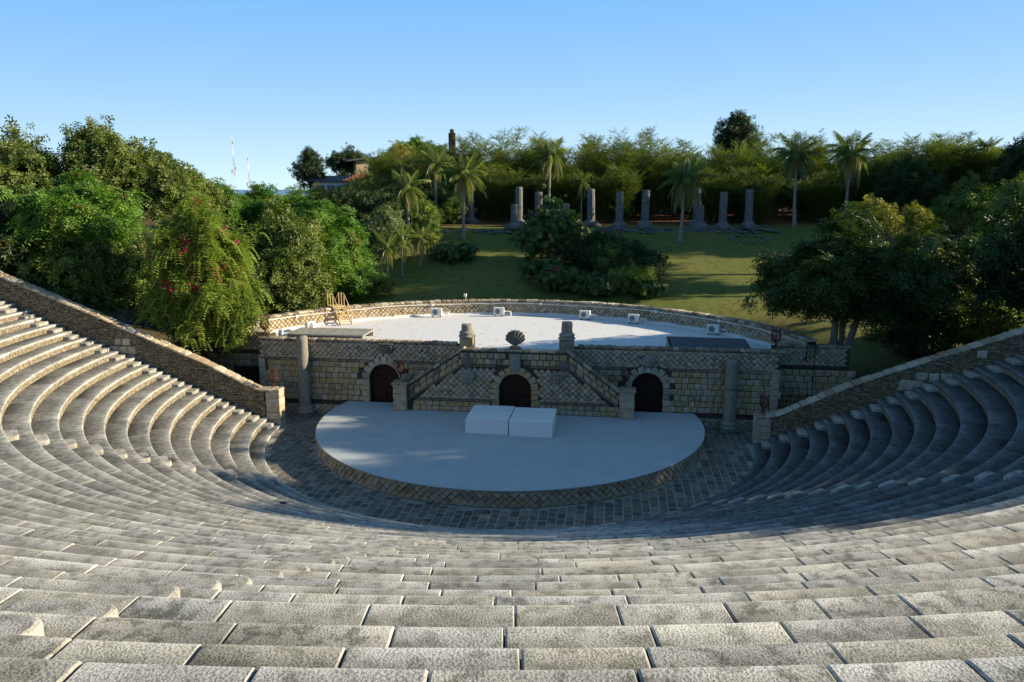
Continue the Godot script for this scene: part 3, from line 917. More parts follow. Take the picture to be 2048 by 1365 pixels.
# a front wall cut by round-headed doorways: doors are [centre, half width, spring height]
func pierced(b: MB, x0: float, x1: float, y0: float, top: Callable, z: float, thick: float, doors: Array) -> void:
	var cuts := [x0, x1]
	for d in doors:
		for k in 17:
			cuts.append(d[0] - d[1] * cos(PI * k / 16.0))
	var x := x0
	while x < x1:
		cuts.append(x)
		x += .5
	cuts.sort()
	for k in cuts.size() - 1:
		var p: float = cuts[k]
		var q: float = cuts[k + 1]
		if q - p < .0005:
			continue
		var bp := y0
		var bq := y0
		for d in doors:
			if (p + q) / 2 > d[0] - d[1] and (p + q) / 2 < d[0] + d[1]:
				bp = d[2] + sqrt(maxf(0, d[1] * d[1] - pow(p - d[0], 2)))
				bq = d[2] + sqrt(maxf(0, d[1] * d[1] - pow(q - d[0], 2)))
				b.facing([Vector3(p, bp, z), Vector3(q, bq, z), Vector3(q, bq, z - thick), Vector3(p, bp, z - thick)], Vector3.DOWN)
		var tp: float = top.call(p)
		var tq: float = top.call(q)
		for f in [0, 1]:
			b.facing([Vector3(p, bp, z - thick * f), Vector3(q, bq, z - thick * f), Vector3(q, tq, z - thick * f), Vector3(p, tp, z - thick * f)], Vector3(0, 0, 1 - 2 * f))
		b.facing([Vector3(p, tp, z), Vector3(q, tq, z), Vector3(q, tq, z - thick), Vector3(p, tp, z - thick)], Vector3.UP)
	for d in doors:
		for e in [-1, 1]:
			var xx: float = d[0] + d[1] * e
			b.facing([Vector3(xx, y0, z), Vector3(xx, d[2], z), Vector3(xx, d[2], z - thick), Vector3(xx, y0, z - thick)], Vector3(-e, 0, 0))
	for e in [x0, x1]:
		b.facing([Vector3(e, y0, z), Vector3(e, top.call(e), z), Vector3(e, top.call(e), z - thick), Vector3(e, y0, z - thick)], Vector3(-1 if e == x0 else 1, 0, 0))

func arch_stones(t: Node3D, cx: float, half: float, y0: float, spring: float, z: float, tones: Array) -> void:
	var n := 9
	for k in n:
		var a := PI * (k + .5) / n
		var big := rng.randf_range(.40, .52)
		var r := half + .03 + big / 2
		var o := Vector3(cos(a), sin(a), 0)
		var st := stone_at(Vector3(cx, spring, z) + o * r, Vector3(-sin(a), cos(a), 0) * -1, o, Vector3(0, 0, 1), r * PI / n * .93, big, rng.randf_range(.07, .13), false, tones[rng.randi() % tones.size()])
		obj("arch_stone", STONES[st[2] % 5], M["stone%d" % st[3]], t).transform = st[1]
	for s in [-1, 1]:
		var y := y0
		while y < spring - .05:
			var h := minf(rng.randf_range(.3, .42), spring - y)
			var w := rng.randf_range(.4, .62)
			var st := stone_at(Vector3(cx + s * (half + .03 + w / 2), y + h / 2, z), Vector3.RIGHT, Vector3.UP, Vector3(0, 0, 1), w, h - .02, rng.randf_range(.06, .1), false, tones[rng.randi() % tones.size()])
			obj("jamb_stone", STONES[st[2] % 5], M["stone%d" % st[3]], t).transform = st[1]
			y += h

func door(t: Node3D, cx: float, half: float, y0: float, spring: float, z: float) -> void:
	# two leaves of horizontal boards under a round head, with ring pulls
	for s in [-1, 1]:
		var leaf := MB.new()
		for k in 12:
			var p := half * k / 12.0
			var q := half * (k + 1) / 12.0
			leaf.facing([Vector3(s * p, y0, 0), Vector3(s * q, y0, 0), Vector3(s * q, spring + sqrt(maxf(0, half * half - q * q)), 0), Vector3(s * p, spring + sqrt(maxf(0, half * half - p * p)), 0)], Vector3(0, 0, 1))
		var d := obj("door", leaf.done(), M.door, t, Vector3(cx, 0, z))
		var y := y0 + .04
		while y < spring + half - .2:
			var reach := half if y + .3 < spring else sqrt(maxf(.01, half * half - pow(y + .3 - spring, 2)))
			if reach > .3:
				obj("door_board", box_mesh(Vector3(reach - .16, .28, .04), .015, 0, Vector3(s * (reach / 2 + .02), y + .15, .02)), M.door, d)
			y += .33
		obj("door_stile", box_mesh(Vector3(.09, spring + half - y0 - .03, .06), .01, 0, Vector3(s * .055, (y0 + spring + half) / 2, .025)), M.door, d)
		var ring := TorusMesh.new()
		ring.inner_radius = .07
		ring.outer_radius = .1
		ring.rings = 14
		ring.ring_segments = 6
		var ro := obj("door_ring", ring, M.iron, d, Vector3(s * .3, y0 + 1.05, .07))
		ro.rotation.x = PI / 2

# ---- the orchestra floor and the round stage
func build_floor() -> void:
	rng.seed = 5
	var t := thing("orchestra_paving", "dark stone paving of the orchestra between the round stage and the first seat row", "pavement")
	t.set_meta("kind", "structure")
	var b := MB.new()
	bed(b, 0, 13.85, 0.0, 0, PI)
	b.facing([Vector3(-16.5, 0.0, -2.7), Vector3(15.5, 0.0, -2.7), Vector3(15.5, 0.0, .0), Vector3(-16.5, 0.0, .0)], Vector3.UP)
	obj("mortar_bed", b.done(), M.joint, t)
	var list := []
	var x := -15.8
	while x < 15.2:
		var w := rng.randf_range(.37, .44)
		var z := -2.6 + rng.randf() * .3
		while z < 13.7:
			var l := rng.randf_range(.38, .66)
			var c := Vector2(x + w / 2, z + l / 2)
			var r := c.length()
			if r > 11.15 and (r < 13.55 or (c.y < .2 and absf(c.x + .3) < 15.6)) and c.y < 13.5:
				var s := stone_at(Vector3(c.x, .004, c.y), Vector3.RIGHT, Vector3(0, 0, -1), Vector3.UP, w - .03, l - .035, rng.randf_range(.02, .034), false, [8, 9, 9, 10, 6, 8, 9, 10, 9, 6][rng.randi() % 10])
				s[1] = Transform3D(Basis(Vector3.RIGHT * (w - .035), Vector3(0, 0, -1) * (l - .04), Vector3.UP * rng.randf_range(.008, .016)), s[1].origin)
				list.append(s)
			z += l
		x += w
	lay("paving_stone", list, t, STONES, "far_paving_stone")

func build_stage() -> void:
	rng.seed = 6
	var t := thing("round_stage", "low round stage with a pale grey painted floor and a diamond-set stone edge", "stage")
	var a0 := -asin(2.62 / 11.03)
	var a1 := PI - a0
	var b := MB.new()
	var n := 120
	for k in n:
		var p := lerpf(a0, a1, k / float(n))
		var q := lerpf(a0, a1, (k + 1.0) / n)
		b.facing([Vector3(0, .85, -1.0), polar(11.03, p, .85), polar(11.03, q, .85)], Vector3.UP)
		b.facing([polar(11.03, p, .85), polar(11.03, q, .85), polar(11.03, q, .80), polar(11.03, p, .80)], polar(1, p, 0))
		b.facing([polar(11.03, p, .80), polar(11.03, q, .80), polar(10.8, q, .80), polar(10.8, p, .80)], Vector3.DOWN)
	b.facing([Vector3(0, .85, -1.0), polar(11.03, a1, .85), polar(11.03, a0, .85)], Vector3.UP)
	obj("stage_floor", b.done(), M.stage, t)
	var w := MB.new()
	for k in n:
		var p := lerpf(a0, a1, k / float(n))
		var q := lerpf(a0, a1, (k + 1.0) / n)
		w.facing([polar(10.93, p, -.1), polar(10.93, q, -.1), polar(10.93, q, .8), polar(10.93, p, .8)], polar(1, p, 0))
	obj("stage_wall", w.done(), M.mortar, t)
	var list := []
	var wed := []
	diamonds(list, wed, 1, -a1 * 10.94, -a0 * 10.94, .02, 3, .38, 10.94, func(_u, _y): return true, .05)
	lay("diamond_stone", list, t, STONES, "far_diamond_stone")
	lay("wedge_stone", wed, t, WEDGES, "far_wedge_stone")

func platform_boxes() -> void:
	var words := [["front left", "front right"], ["middle left", "middle right"], ["back left", "back right"]]
	for row in 3:
		for s in 2:
			var x: float = [-.90, 1.54][s]
			var z: float = [2.62, 1.63, .64][row] + [-.06, .12][s]
			var t := thing("stage_platform", "white painted plywood riser box, %s of the six pushed together on the stage" % words[row][s], "stage platform", Vector3(x, .85, z), [.004, -.006][s], "white riser boxes in the middle of the stage")
			obj("frame", box_mesh(Vector3(2.35, .80, .88), .006, 0, Vector3(0, .404, 0)), M.panel_white, t)
			obj("top_board", box_mesh(Vector3(2.37, .026, .905), .006, 0, Vector3(0, .818, 0)), M.panel_white, t)
	var o := obj("door_step", box_mesh(Vector3(1.05, .52, .5), .01), M.panel_white, null, Vector3(.02, 1.112, -.55))
	tag(o, "small white step box between the riser boxes and the middle door", "step")

# ---- the stage building
func facade_top(x: float) -> float: return 3.98 if x > -2.62 and x < 2.72 else 4.66

func build_building() -> void:
	rng.seed = 9
	var t := thing("stage_building", "long low stone stage building with diamond-patterned frieze, two arched side doors and white roof", "building")
	var doors := [[-8.3, .93, 2.35], [7.92, .9, 2.33]]
	var b := MB.new()
	pierced(b, -16.4, 15.4, -.1, facade_top, -2.62, .5, doors)
	# side returns and the walls set back on both sides
	for s in [[15.4, 19.9, -4.6], [-21.6, -16.4, -4.6]]:
		pierced(b, s[0], s[1], -.6, func(_x): return 4.68, s[2], .5, [])
	for x in [-16.38, 15.38]:
		b.facing([Vector3(x, -.1, -2.7), Vector3(x, -.1, -4.7), Vector3(x, 4.66, -4.7), Vector3(x, 4.66, -2.7)], Vector3(x, 0, 0))
	for x in [19.88, -21.58]:
		b.facing([Vector3(x, -.6, -5.0), Vector3(x, -.6, -9.0), Vector3(x, 4.6, -9.0), Vector3(x, 4.6, -5.0)], Vector3(x, 0, 0))
	obj("wall", b.done(), M.mortar, t)
	var shut := MB.new()
	shut.facing([Vector3(-16.3, -.1, -3.6), Vector3(15.3, -.1, -3.6), Vector3(15.3, 3.9, -3.6), Vector3(-16.3, 3.9, -3.6)], Vector3(0, 0, 1))
	obj("inner_wall", shut.done(), M.mortar, t)
	# roof
	var poly := PackedVector2Array([Vector2(-16.3, -2.9), Vector2(15.3, -2.9), Vector2(15.3, -4.9)])
	for k in 61:
		var a := deg_to_rad(lerpf(-14.5, -165.5, k / 60.0))
		poly.append(Vector2(-1.2 + 19.2 * cos(a), .3 + 19.2 * sin(a)))
	poly.append(Vector2(-16.3, -4.9))
	var ix := Geometry2D.triangulate_polygon(poly)
	var rb := MB.new()
	for k in range(0, ix.size(), 3):
		var p := [poly[ix[k]], poly[ix[k + 1]], poly[ix[k + 2]]]
		rb.facing([Vector3(p[0].x, 4.0, p[0].y), Vector3(p[1].x, 4.0, p[1].y), Vector3(p[2].x, 4.0, p[2].y)], Vector3.UP)
	for k in 60:
		var a := deg_to_rad(lerpf(-14.5, -165.5, k / 60.0))
		var a2 := deg_to_rad(lerpf(-14.5, -165.5, (k + 1) / 60.0))
		var c := Vector3(-1.2, 0, .3)
		var hh := .2 + .03 * sin(k * 1.7)
		rb.facing([c + polar(18.85, a, 4.003), c + polar(18.85, a2, 4.003), c + polar(19.14, a2, 4.0 + hh), c + polar(19.14, a, 4.0 + hh)], Vector3.UP)
	obj("roof", rb.done(), M.roof, t)
	# frieze
	var list := []
	var wed := []
	diamonds(list, wed, 0, -16.3, 15.3, 3.56, 5, .355, -2.62, func(u, y): return absf(u - .05) > 3.1 and Vector2(u + 8.3, y - 2.35).length() > 1.42 and Vector2(u - 7.92, y - 2.33).length() > 1.4)
	diamonds(list, wed, 0, 15.7, 19.7, 3.56, 5, .355, -4.6, func(_u, _y): return true)
	diamonds(list, wed, 0, -21.4, -16.6, 3.56, 5, .355, -4.6, func(_u, _y): return true)
	diamonds(list, wed, 0, -16.2, -10.9, .02, 2, .38, -2.62, func(_u, _y): return true)
	diamonds(list, wed, 0, 10.9, 15.2, .02, 2, .38, -2.62, func(_u, _y): return true)
	lay("diamond_stone", list, t, STONES, "far_diamond_stone")
	lay("wedge_stone", wed, t, WEDGES, "far_wedge_stone")
	var sq := []
	squares(sq, -16.3, 15.3, .88, 3.4, .40, .36, -2.62, func(u, y):
		if absf(u) < 3.6 or (absf(u) < 6.3 and y < 1.7):
			return false
		for d in doors:
			if absf(u - d[0]) < d[1] + .5 and y < d[2] + .1:
				return false
			if Vector2(u - d[0], y - d[2]).length() < 1.55:
				return false
		return true)
	squares(sq, 15.6, 19.8, .5, 3.4, .46, .4, -4.6, func(_u, _y): return true)
	squares(sq, -21.5, -16.5, .5, 3.4, .46, .4, -4.6, func(_u, _y): return true)
	lay("squared_stone", sq, t, STONES, "far_squared_stone")
	for d in doors:
		arch_stones(t, d[0], d[1], .85, d[2], -2.62, [1, 4, 7, 3, 2])
		door(t, d[0], d[1] + .05, .85, d[2], -2.98)
	# string course, corner stones, coping
	var x := -16.4
	while x < 15.3:
		var w := rng.randf_range(.5, .9)
		var m := x + w / 2
		if absf(m) > 3.2 and absf(m + 8.3) > 1.0 and absf(m - 7.92) > 1.0:
			obj("string_stone", box_mesh(Vector3(w - .015, .12, .16), .025, .01, Vector3(m, 3.48, -2.60)), M["stone%d" % [6, 6, 3][rng.randi() % 3]], t)
		x += w
	for e in [-16.3, 15.3]:
		var y := .0
		while y < 3.4:
			var h := rng.randf_range(.3, .42)
			obj("corner_stone", box_mesh(Vector3(.42, h - .02, .3), .03, .012, Vector3(e, y + h / 2, -2.68)), M["stone%d" % [1, 4, 7][rng.randi() % 3]], t)
			y += h
	for run in [[-16.5, 15.5, -2.75, .46], [15.55, 20.0, -4.75, .5], [-21.7, -16.55, -4.75, .5]]:
		x = run[0]
		while x < run[1]:
			var w := rng.randf_range(.32, .55)
			var m := x + w / 2
			if run[2] < -4 or absf(m - .05) > 3.5:
				obj("coping_stone", box_mesh(Vector3(w - .015, rng.randf_range(.17, .22), run[3] + rng.randf_range(-.03, .06)), .05, .02, Vector3(m, 4.74, run[2])), M["stone%d" % [3, 6, 7, 3][rng.randi() % 4]], t)
			x += w
	# carved fragments over the side doors
	var cv := MB.new()
	cbox(cv, Transform3D(Basis(), Vector3(-8.1, 4.32, -2.5)), Vector3(.78, .58, .26), .05, .03)
	for k in 4:
		cbox(cv, Transform3D(Basis(), Vector3(-8.02 + k * .1, 4.27, -2.36)), Vector3(.06, .46, .09), .02)
	cbox(cv, Transform3D(Basis(), Vector3(-8.1, 4.62, -2.47)), Vector3(.9, .07, .36), .02, .01)
	obj("carved_corbel", cv.done(), M.carved_dark, t)
	var bl := MB.new()
	lathe(bl, [[.02, 0], [.3, .02], [.42, .12], [.4, .24], [.24, .32], [.02, .34]], Vector3.ZERO, 11, .09)
	var bo := obj("carved_boss", bl.done(true), M.carved, t, Vector3(7.95, 4.0, -2.62))
	bo.rotation.x = PI / 2
	# plinths with broken column stubs on the parapet
	for s in [[-3.02, 5.2, 5.93], [3.07, 5.2, 6.22]]:
		var pier := MB.new()
		cbox(pier, Transform3D(Basis(), Vector3(s[0], 4.58, -2.66)), Vector3(.86, 1.24, .74), .04, .02)
		obj("plinth", pier.done(), M["stone%d" % [0, 3][int(s[0] > 0)]], t)
		var cs := MB.new()
		lathe(cs, [[.52, 0], [.53, .05], [.47, .09], [.44, .16], [.49, .22], [.46, .3], [.37, .36]], Vector3(s[0], s[1], -2.66), 18, .02)
		obj("column_base", cs.done(true), M.carved, t)
		var st := MB.new()
		var hh: float = s[2] - s[1] - .3
		lathe(st, [[.34, 0], [.335, hh * .4], [.33, hh * .8], [.3, hh * .97], [.16, hh]], Vector3(s[0], s[1] + .33, -2.66), 14, .05)
		obj("column_stub", st.done(true), M.shaft, t)

func build_parapet() -> void:
	rng.seed = 19
	var t := thing("parapet_wall", "curved diamond-set stone parapet round the back of the white roof", "wall")
	var c := Vector3(-1.2, 0, .3)
	var b := MB.new()
	var n := 76
	for k in n:
		var a := deg_to_rad(lerpf(194, 346, k / float(n)))
		var q := deg_to_rad(lerpf(194, 346, (k + 1.0) / n))
		b.facing([c + polar(19.15, a, 3.8), c + polar(19.15, q, 3.8), c + polar(19.15, q, 5.06), c + polar(19.15, a, 5.06)], -polar(1, a, 0))
		b.facing([c + polar(19.65, a, 0), c + polar(19.65, q, 0), c + polar(19.65, q, 5.06), c + polar(19.65, a, 5.06)], polar(1, a, 0))
		b.facing([c + polar(19.15, a, 5.06), c + polar(19.15, q, 5.06), c + polar(19.65, q, 5.06), c + polar(19.65, a, 5.06)], Vector3.UP)
	obj("wall_core", b.done(), M.mortar, t)
	var list := []
	var wed := []
	diamonds(list, wed, 2, deg_to_rad(194.5) * 19.15, deg_to_rad(345.5) * 19.15, 4.14, 4, .36, 19.15, func(_u, _y): return true, .06)
	lay("diamond_stone", list, t, STONES, "far_diamond_stone")
	lay("wedge_stone", wed, t, WEDGES, "far_wedge_stone")
	var a := 194.0
	while a < 345.8:
		var w := rng.randf_range(1.1, 1.9)
		var m := deg_to_rad(a + w / 2)
		var out := -polar(1, m, 0)
		var cb := MB.new()
		cbox(cb, Transform3D(Basis(Vector3.UP.cross(out), Vector3.UP, out), c + polar(19.39, m, 5.13)), Vector3(deg_to_rad(w) * 19.4 - .015, rng.randf_range(.13, .2), .6 + rng.randf_range(-.03, .06)), .05, .025)
		obj("coping_stone", cb.done(), M["stone%d" % [3, 7, 2, 6][rng.randi() % 4]], t)
		a += w
	# conduit clipped along the inside, with junction boxes
	var p := thing("conduit", "white conduit pipe clipped along the inside of the curved parapet", "pipe")
	var pts := []
	var rad := []
	for k in 61:
		var m := deg_to_rad(lerpf(199, 343, k / 60.0))
		pts.append(c + polar(19.0, m, 4.93 + .035 * sin(k * .5) - (.07 if k % 13 == 0 else 0.0)))
		rad.append(.025)
	var pb := MB.new()
	tube(pb, pts, rad, 6)
	obj("tube", pb.done(true), M.pipe, p)
	for k in [6, 20, 31, 43, 50]:
		obj("junction_box", box_mesh(Vector3(.2, .2, .12), .015), M.pipe, p, pts[k]).rotation.y = -deg_to_rad(lerpf(199, 343, k / 60.0)) - PI / 2

func build_roof_things() -> void:
	# fan units
	var names := ["fan unit at the sunlit foot of the parapet, right of the timber steps", "fan unit above the left broken column stub, second from the timber steps", "fan unit behind the right broken column stub", "fan unit in tree shadow, second from the right end of the parapet", "fan unit behind the dark roof hatch near the right end of the parapet"]
	var spots := [Vector3(-8.2, 4, -16.75), Vector3(-3.34, 4, -17.85), Vector3(3.56, 4, -17.1), Vector3(7.3, 4, -15.7), Vector3(12.75, 4, -11.85)]
	var turns := [.12, .1, -.1, -.22, -.3]
	var first: Node3D = null
	for k in 5:
		if k == 0:
			first = thing("air_conditioner", "white " + names[0], "air conditioner", spots[0], turns[0], "fan units along the parapet")
			obj("casing", box_mesh(Vector3(.84, .6, .32), .025, 0, Vector3(0, .42, 0)), M.casing, first)
			var disc := MB.new()
			lathe(disc, [[.225, 0], [.225, .012], [.19, .02]], Vector3.ZERO, 24)
			var g := obj("fan_grille", disc.done(), M.grille, first, Vector3(-.1, .42, .16))
			g.rotation.x = PI / 2
			for r in [.07, .14, .21]:
				var ring := TorusMesh.new()
				ring.inner_radius = r - .008
				ring.outer_radius = r + .008
				ring.rings = 20
				ring.ring_segments = 5
				obj("guard_ring", ring, M.pipe, g, Vector3(0, .024, 0))
			obj("side_panel", box_mesh(Vector3(.2, .54, .01), .003, 0, Vector3(.29, .42, .164)), M.casing, first)
			for s in [-1, 1]:
				obj("foot", box_mesh(Vector3(.06, .12, .38), .01, 0, Vector3(s * .3, .06, 0)), M.grille, first)
			var pb := MB.new()
			tube(pb, [Vector3(.42, .4, -.05), Vector3(.78, .4, -.05), Vector3(.92, .36, -.05), Vector3(.95, .0, -.05)], [.05, .05, .05, .05], 7)
			obj("pipe", pb.done(true), M.pipe, first)
		else:
			dup(first, "white " + names[k], spots[k], turns[k])
	dup(first, "fan unit turned end-on beside the flat concrete hatch and the timber steps", Vector3(-15.75, 4, -9.35), 1.25)
	# hatches
	var h := thing("roof_hatch", "long low concrete hatch box on the left of the white roof", "hatch")
	obj("cover", box_mesh(Vector3(5.35, .1, 2.5), .015, 0, Vector3(-13.35, 4.42, -7.1)), M.concrete, h)
	obj("side", box_mesh(Vector3(5.1, .36, .12), .01, 0, Vector3(-13.4, 4.185, -5.98)), M.slate, h)
	obj("side", box_mesh(Vector3(5.1, .36, .12), .01, 0, Vector3(-13.4, 4.185, -8.2)), M.concrete, h)
	for z in [-5.95, -8.25]:
		obj("post", box_mesh(Vector3(.14, .37, .14), .01, 0, Vector3(-10.78, 4.18, z)), M.render_beige, h)
	obj("side", box_mesh(Vector3(.1, .36, 2.1), .01, 0, Vector3(-15.9, 4.185, -7.1)), M.concrete, h)
	var h2 := thing("roof_hatch", "dark sloping hatch box on the right of the white roof", "hatch")
	var hb := MB.new()
	var q := [Vector3(9.35, 4.0, -4.35), Vector3(14.3, 4.0, -4.35), Vector3(14.2, 4.0, -7.45), Vector3(9.25, 4.0, -7.45)]
	var q2 := [Vector3(9.35, 4.38, -4.35), Vector3(14.3, 4.32, -4.35), Vector3(14.2, 4.58, -7.45), Vector3(9.25, 4.62, -7.45)]
	for k in 4:
		var k2 := (k + 1) % 4
		hb.facing([q[k], q[k2], q2[k2], q2[k]], (q[k] + q[k2]) / 2 - Vector3(11.8, 4, -5.9))
	obj("body", hb.done(), M.concrete, h2)
	var lid := MB.new()
	var mid: Vector3 = (q2[0] + q2[1] + q2[2] + q2[3]) / 4
	var lift := Vector3(0, .012, 0)
	lid.facing([mid + (q2[0] - mid) * .96 + lift, mid + (q2[1] - mid) * .96 + lift, mid + (q2[2] - mid) * .96 + lift, mid + (q2[3] - mid) * .96 + lift], Vector3.UP)
	obj("lid", lid.done(), M.slate, h2)
	# timber steps over the parapet
	var dir := polar(1, deg_to_rad(224.2), 0)
	var s := thing("timber_steps", "yellow timber steps with handrails climbing over the curved parapet", "steps", Vector3(-1.2, 0, .3) + dir * 19.15 + Vector3(0, 4, 0), atan2(-dir.x, -dir.z))
	for e in [-1, 1]:
		var sb := MB.new()
		cbox(sb, Transform3D(Basis(Vector3.RIGHT, atan2(1.25, 1.15)), Vector3(e * .46, .62, .62)), Vector3(.045, .14, 1.75), .008)
		obj("stringer", sb.done(), M.timber, s)
		var hr := MB.new()
		rod(hr, Vector3(e * .46, .95, 1.18), Vector3(e * .46, 2.2, .0), .028)
		obj("handrail", hr.done(true), M.timber, s)
		for q3 in [[1.18, 0.0, .95], [.0, 1.2, 1.0], [.6, .6, .98]]:
			obj("baluster", box_mesh(Vector3(.05, q3[2], .05), .006, 0, Vector3(e * .46, q3[1] + q3[2] / 2, q3[0])), M.timber, s)
		for zz in [-.45, -.9]:
			obj("baluster", box_mesh(Vector3(.05, 1.0, .05), .006, 0, Vector3(e * .46, 1.75, zz)), M.timber, s)
		var h3 := MB.new()
		tube(h3, [Vector3(e * .46, 2.2, 0), Vector3(e * .46, 2.22, -.9), Vector3(e * .46, 1.2, -1.9)], [.028, .028, .028], 6)
		obj("handrail", h3.done(true), M.timber, s)
	for k in 5:
		obj("tread", box_mesh(Vector3(.9, .045, .26), .006, 0, Vector3(0, .22 + k * .225, 1.0 - k * .205)), M.timber, s)
	obj("landing", box_mesh(Vector3(1.0, .07, 1.1), .008, 0, Vector3(0, 1.26, -.42)), M.timber, s)
	for k in 4:
		obj("tread", box_mesh(Vector3(.9, .045, .26), .006, 0, Vector3(0, 1.0 - k * .225, -1.1 - k * .205)), M.timber, s)
	# floodlight on the parapet
	var f := thing("floodlight", "small pale floodlight on a thin stalk at the top of the curved parapet", "floodlight", Vector3(-1.2, 0, .3) + polar(19.4, deg_to_rad(255.2), 5.2))
	var st := MB.new()
	rod(st, Vector3.ZERO, Vector3(0, .26, 0), .022)
	obj("stalk", st.done(), M.casing, f)
	obj("lamp_head", box_mesh(Vector3(.24, .26, .14), .03, 0, Vector3(-.05, .37, 0)), M.casing, f)
	var g2 := thing("floodlight", "small white floodlight lying by the iron torch on the left roof corner", "floodlight", Vector3(-15.3, 4.84, -3.3))
	obj("lamp_head", box_mesh(Vector3(.3, .34, .12), .03, 0, Vector3(0, .2, 0)), M.casing, g2).rotation.x = -.4
	obj("bracket", box_mesh(Vector3(.12, .1, .2), .01, 0, Vector3(0, .05, 0)), M.grille, g2)

# ---- the double stair in front of the building
func stair_top(x: float) -> float:
	if x < -3.05:
		return lerpf(2.42, 4.66, (x + 6.45) / 3.4)
	if x > 3.25:
		return lerpf(4.64, 2.34, (x - 3.25) / 3.05)
	return 4.66

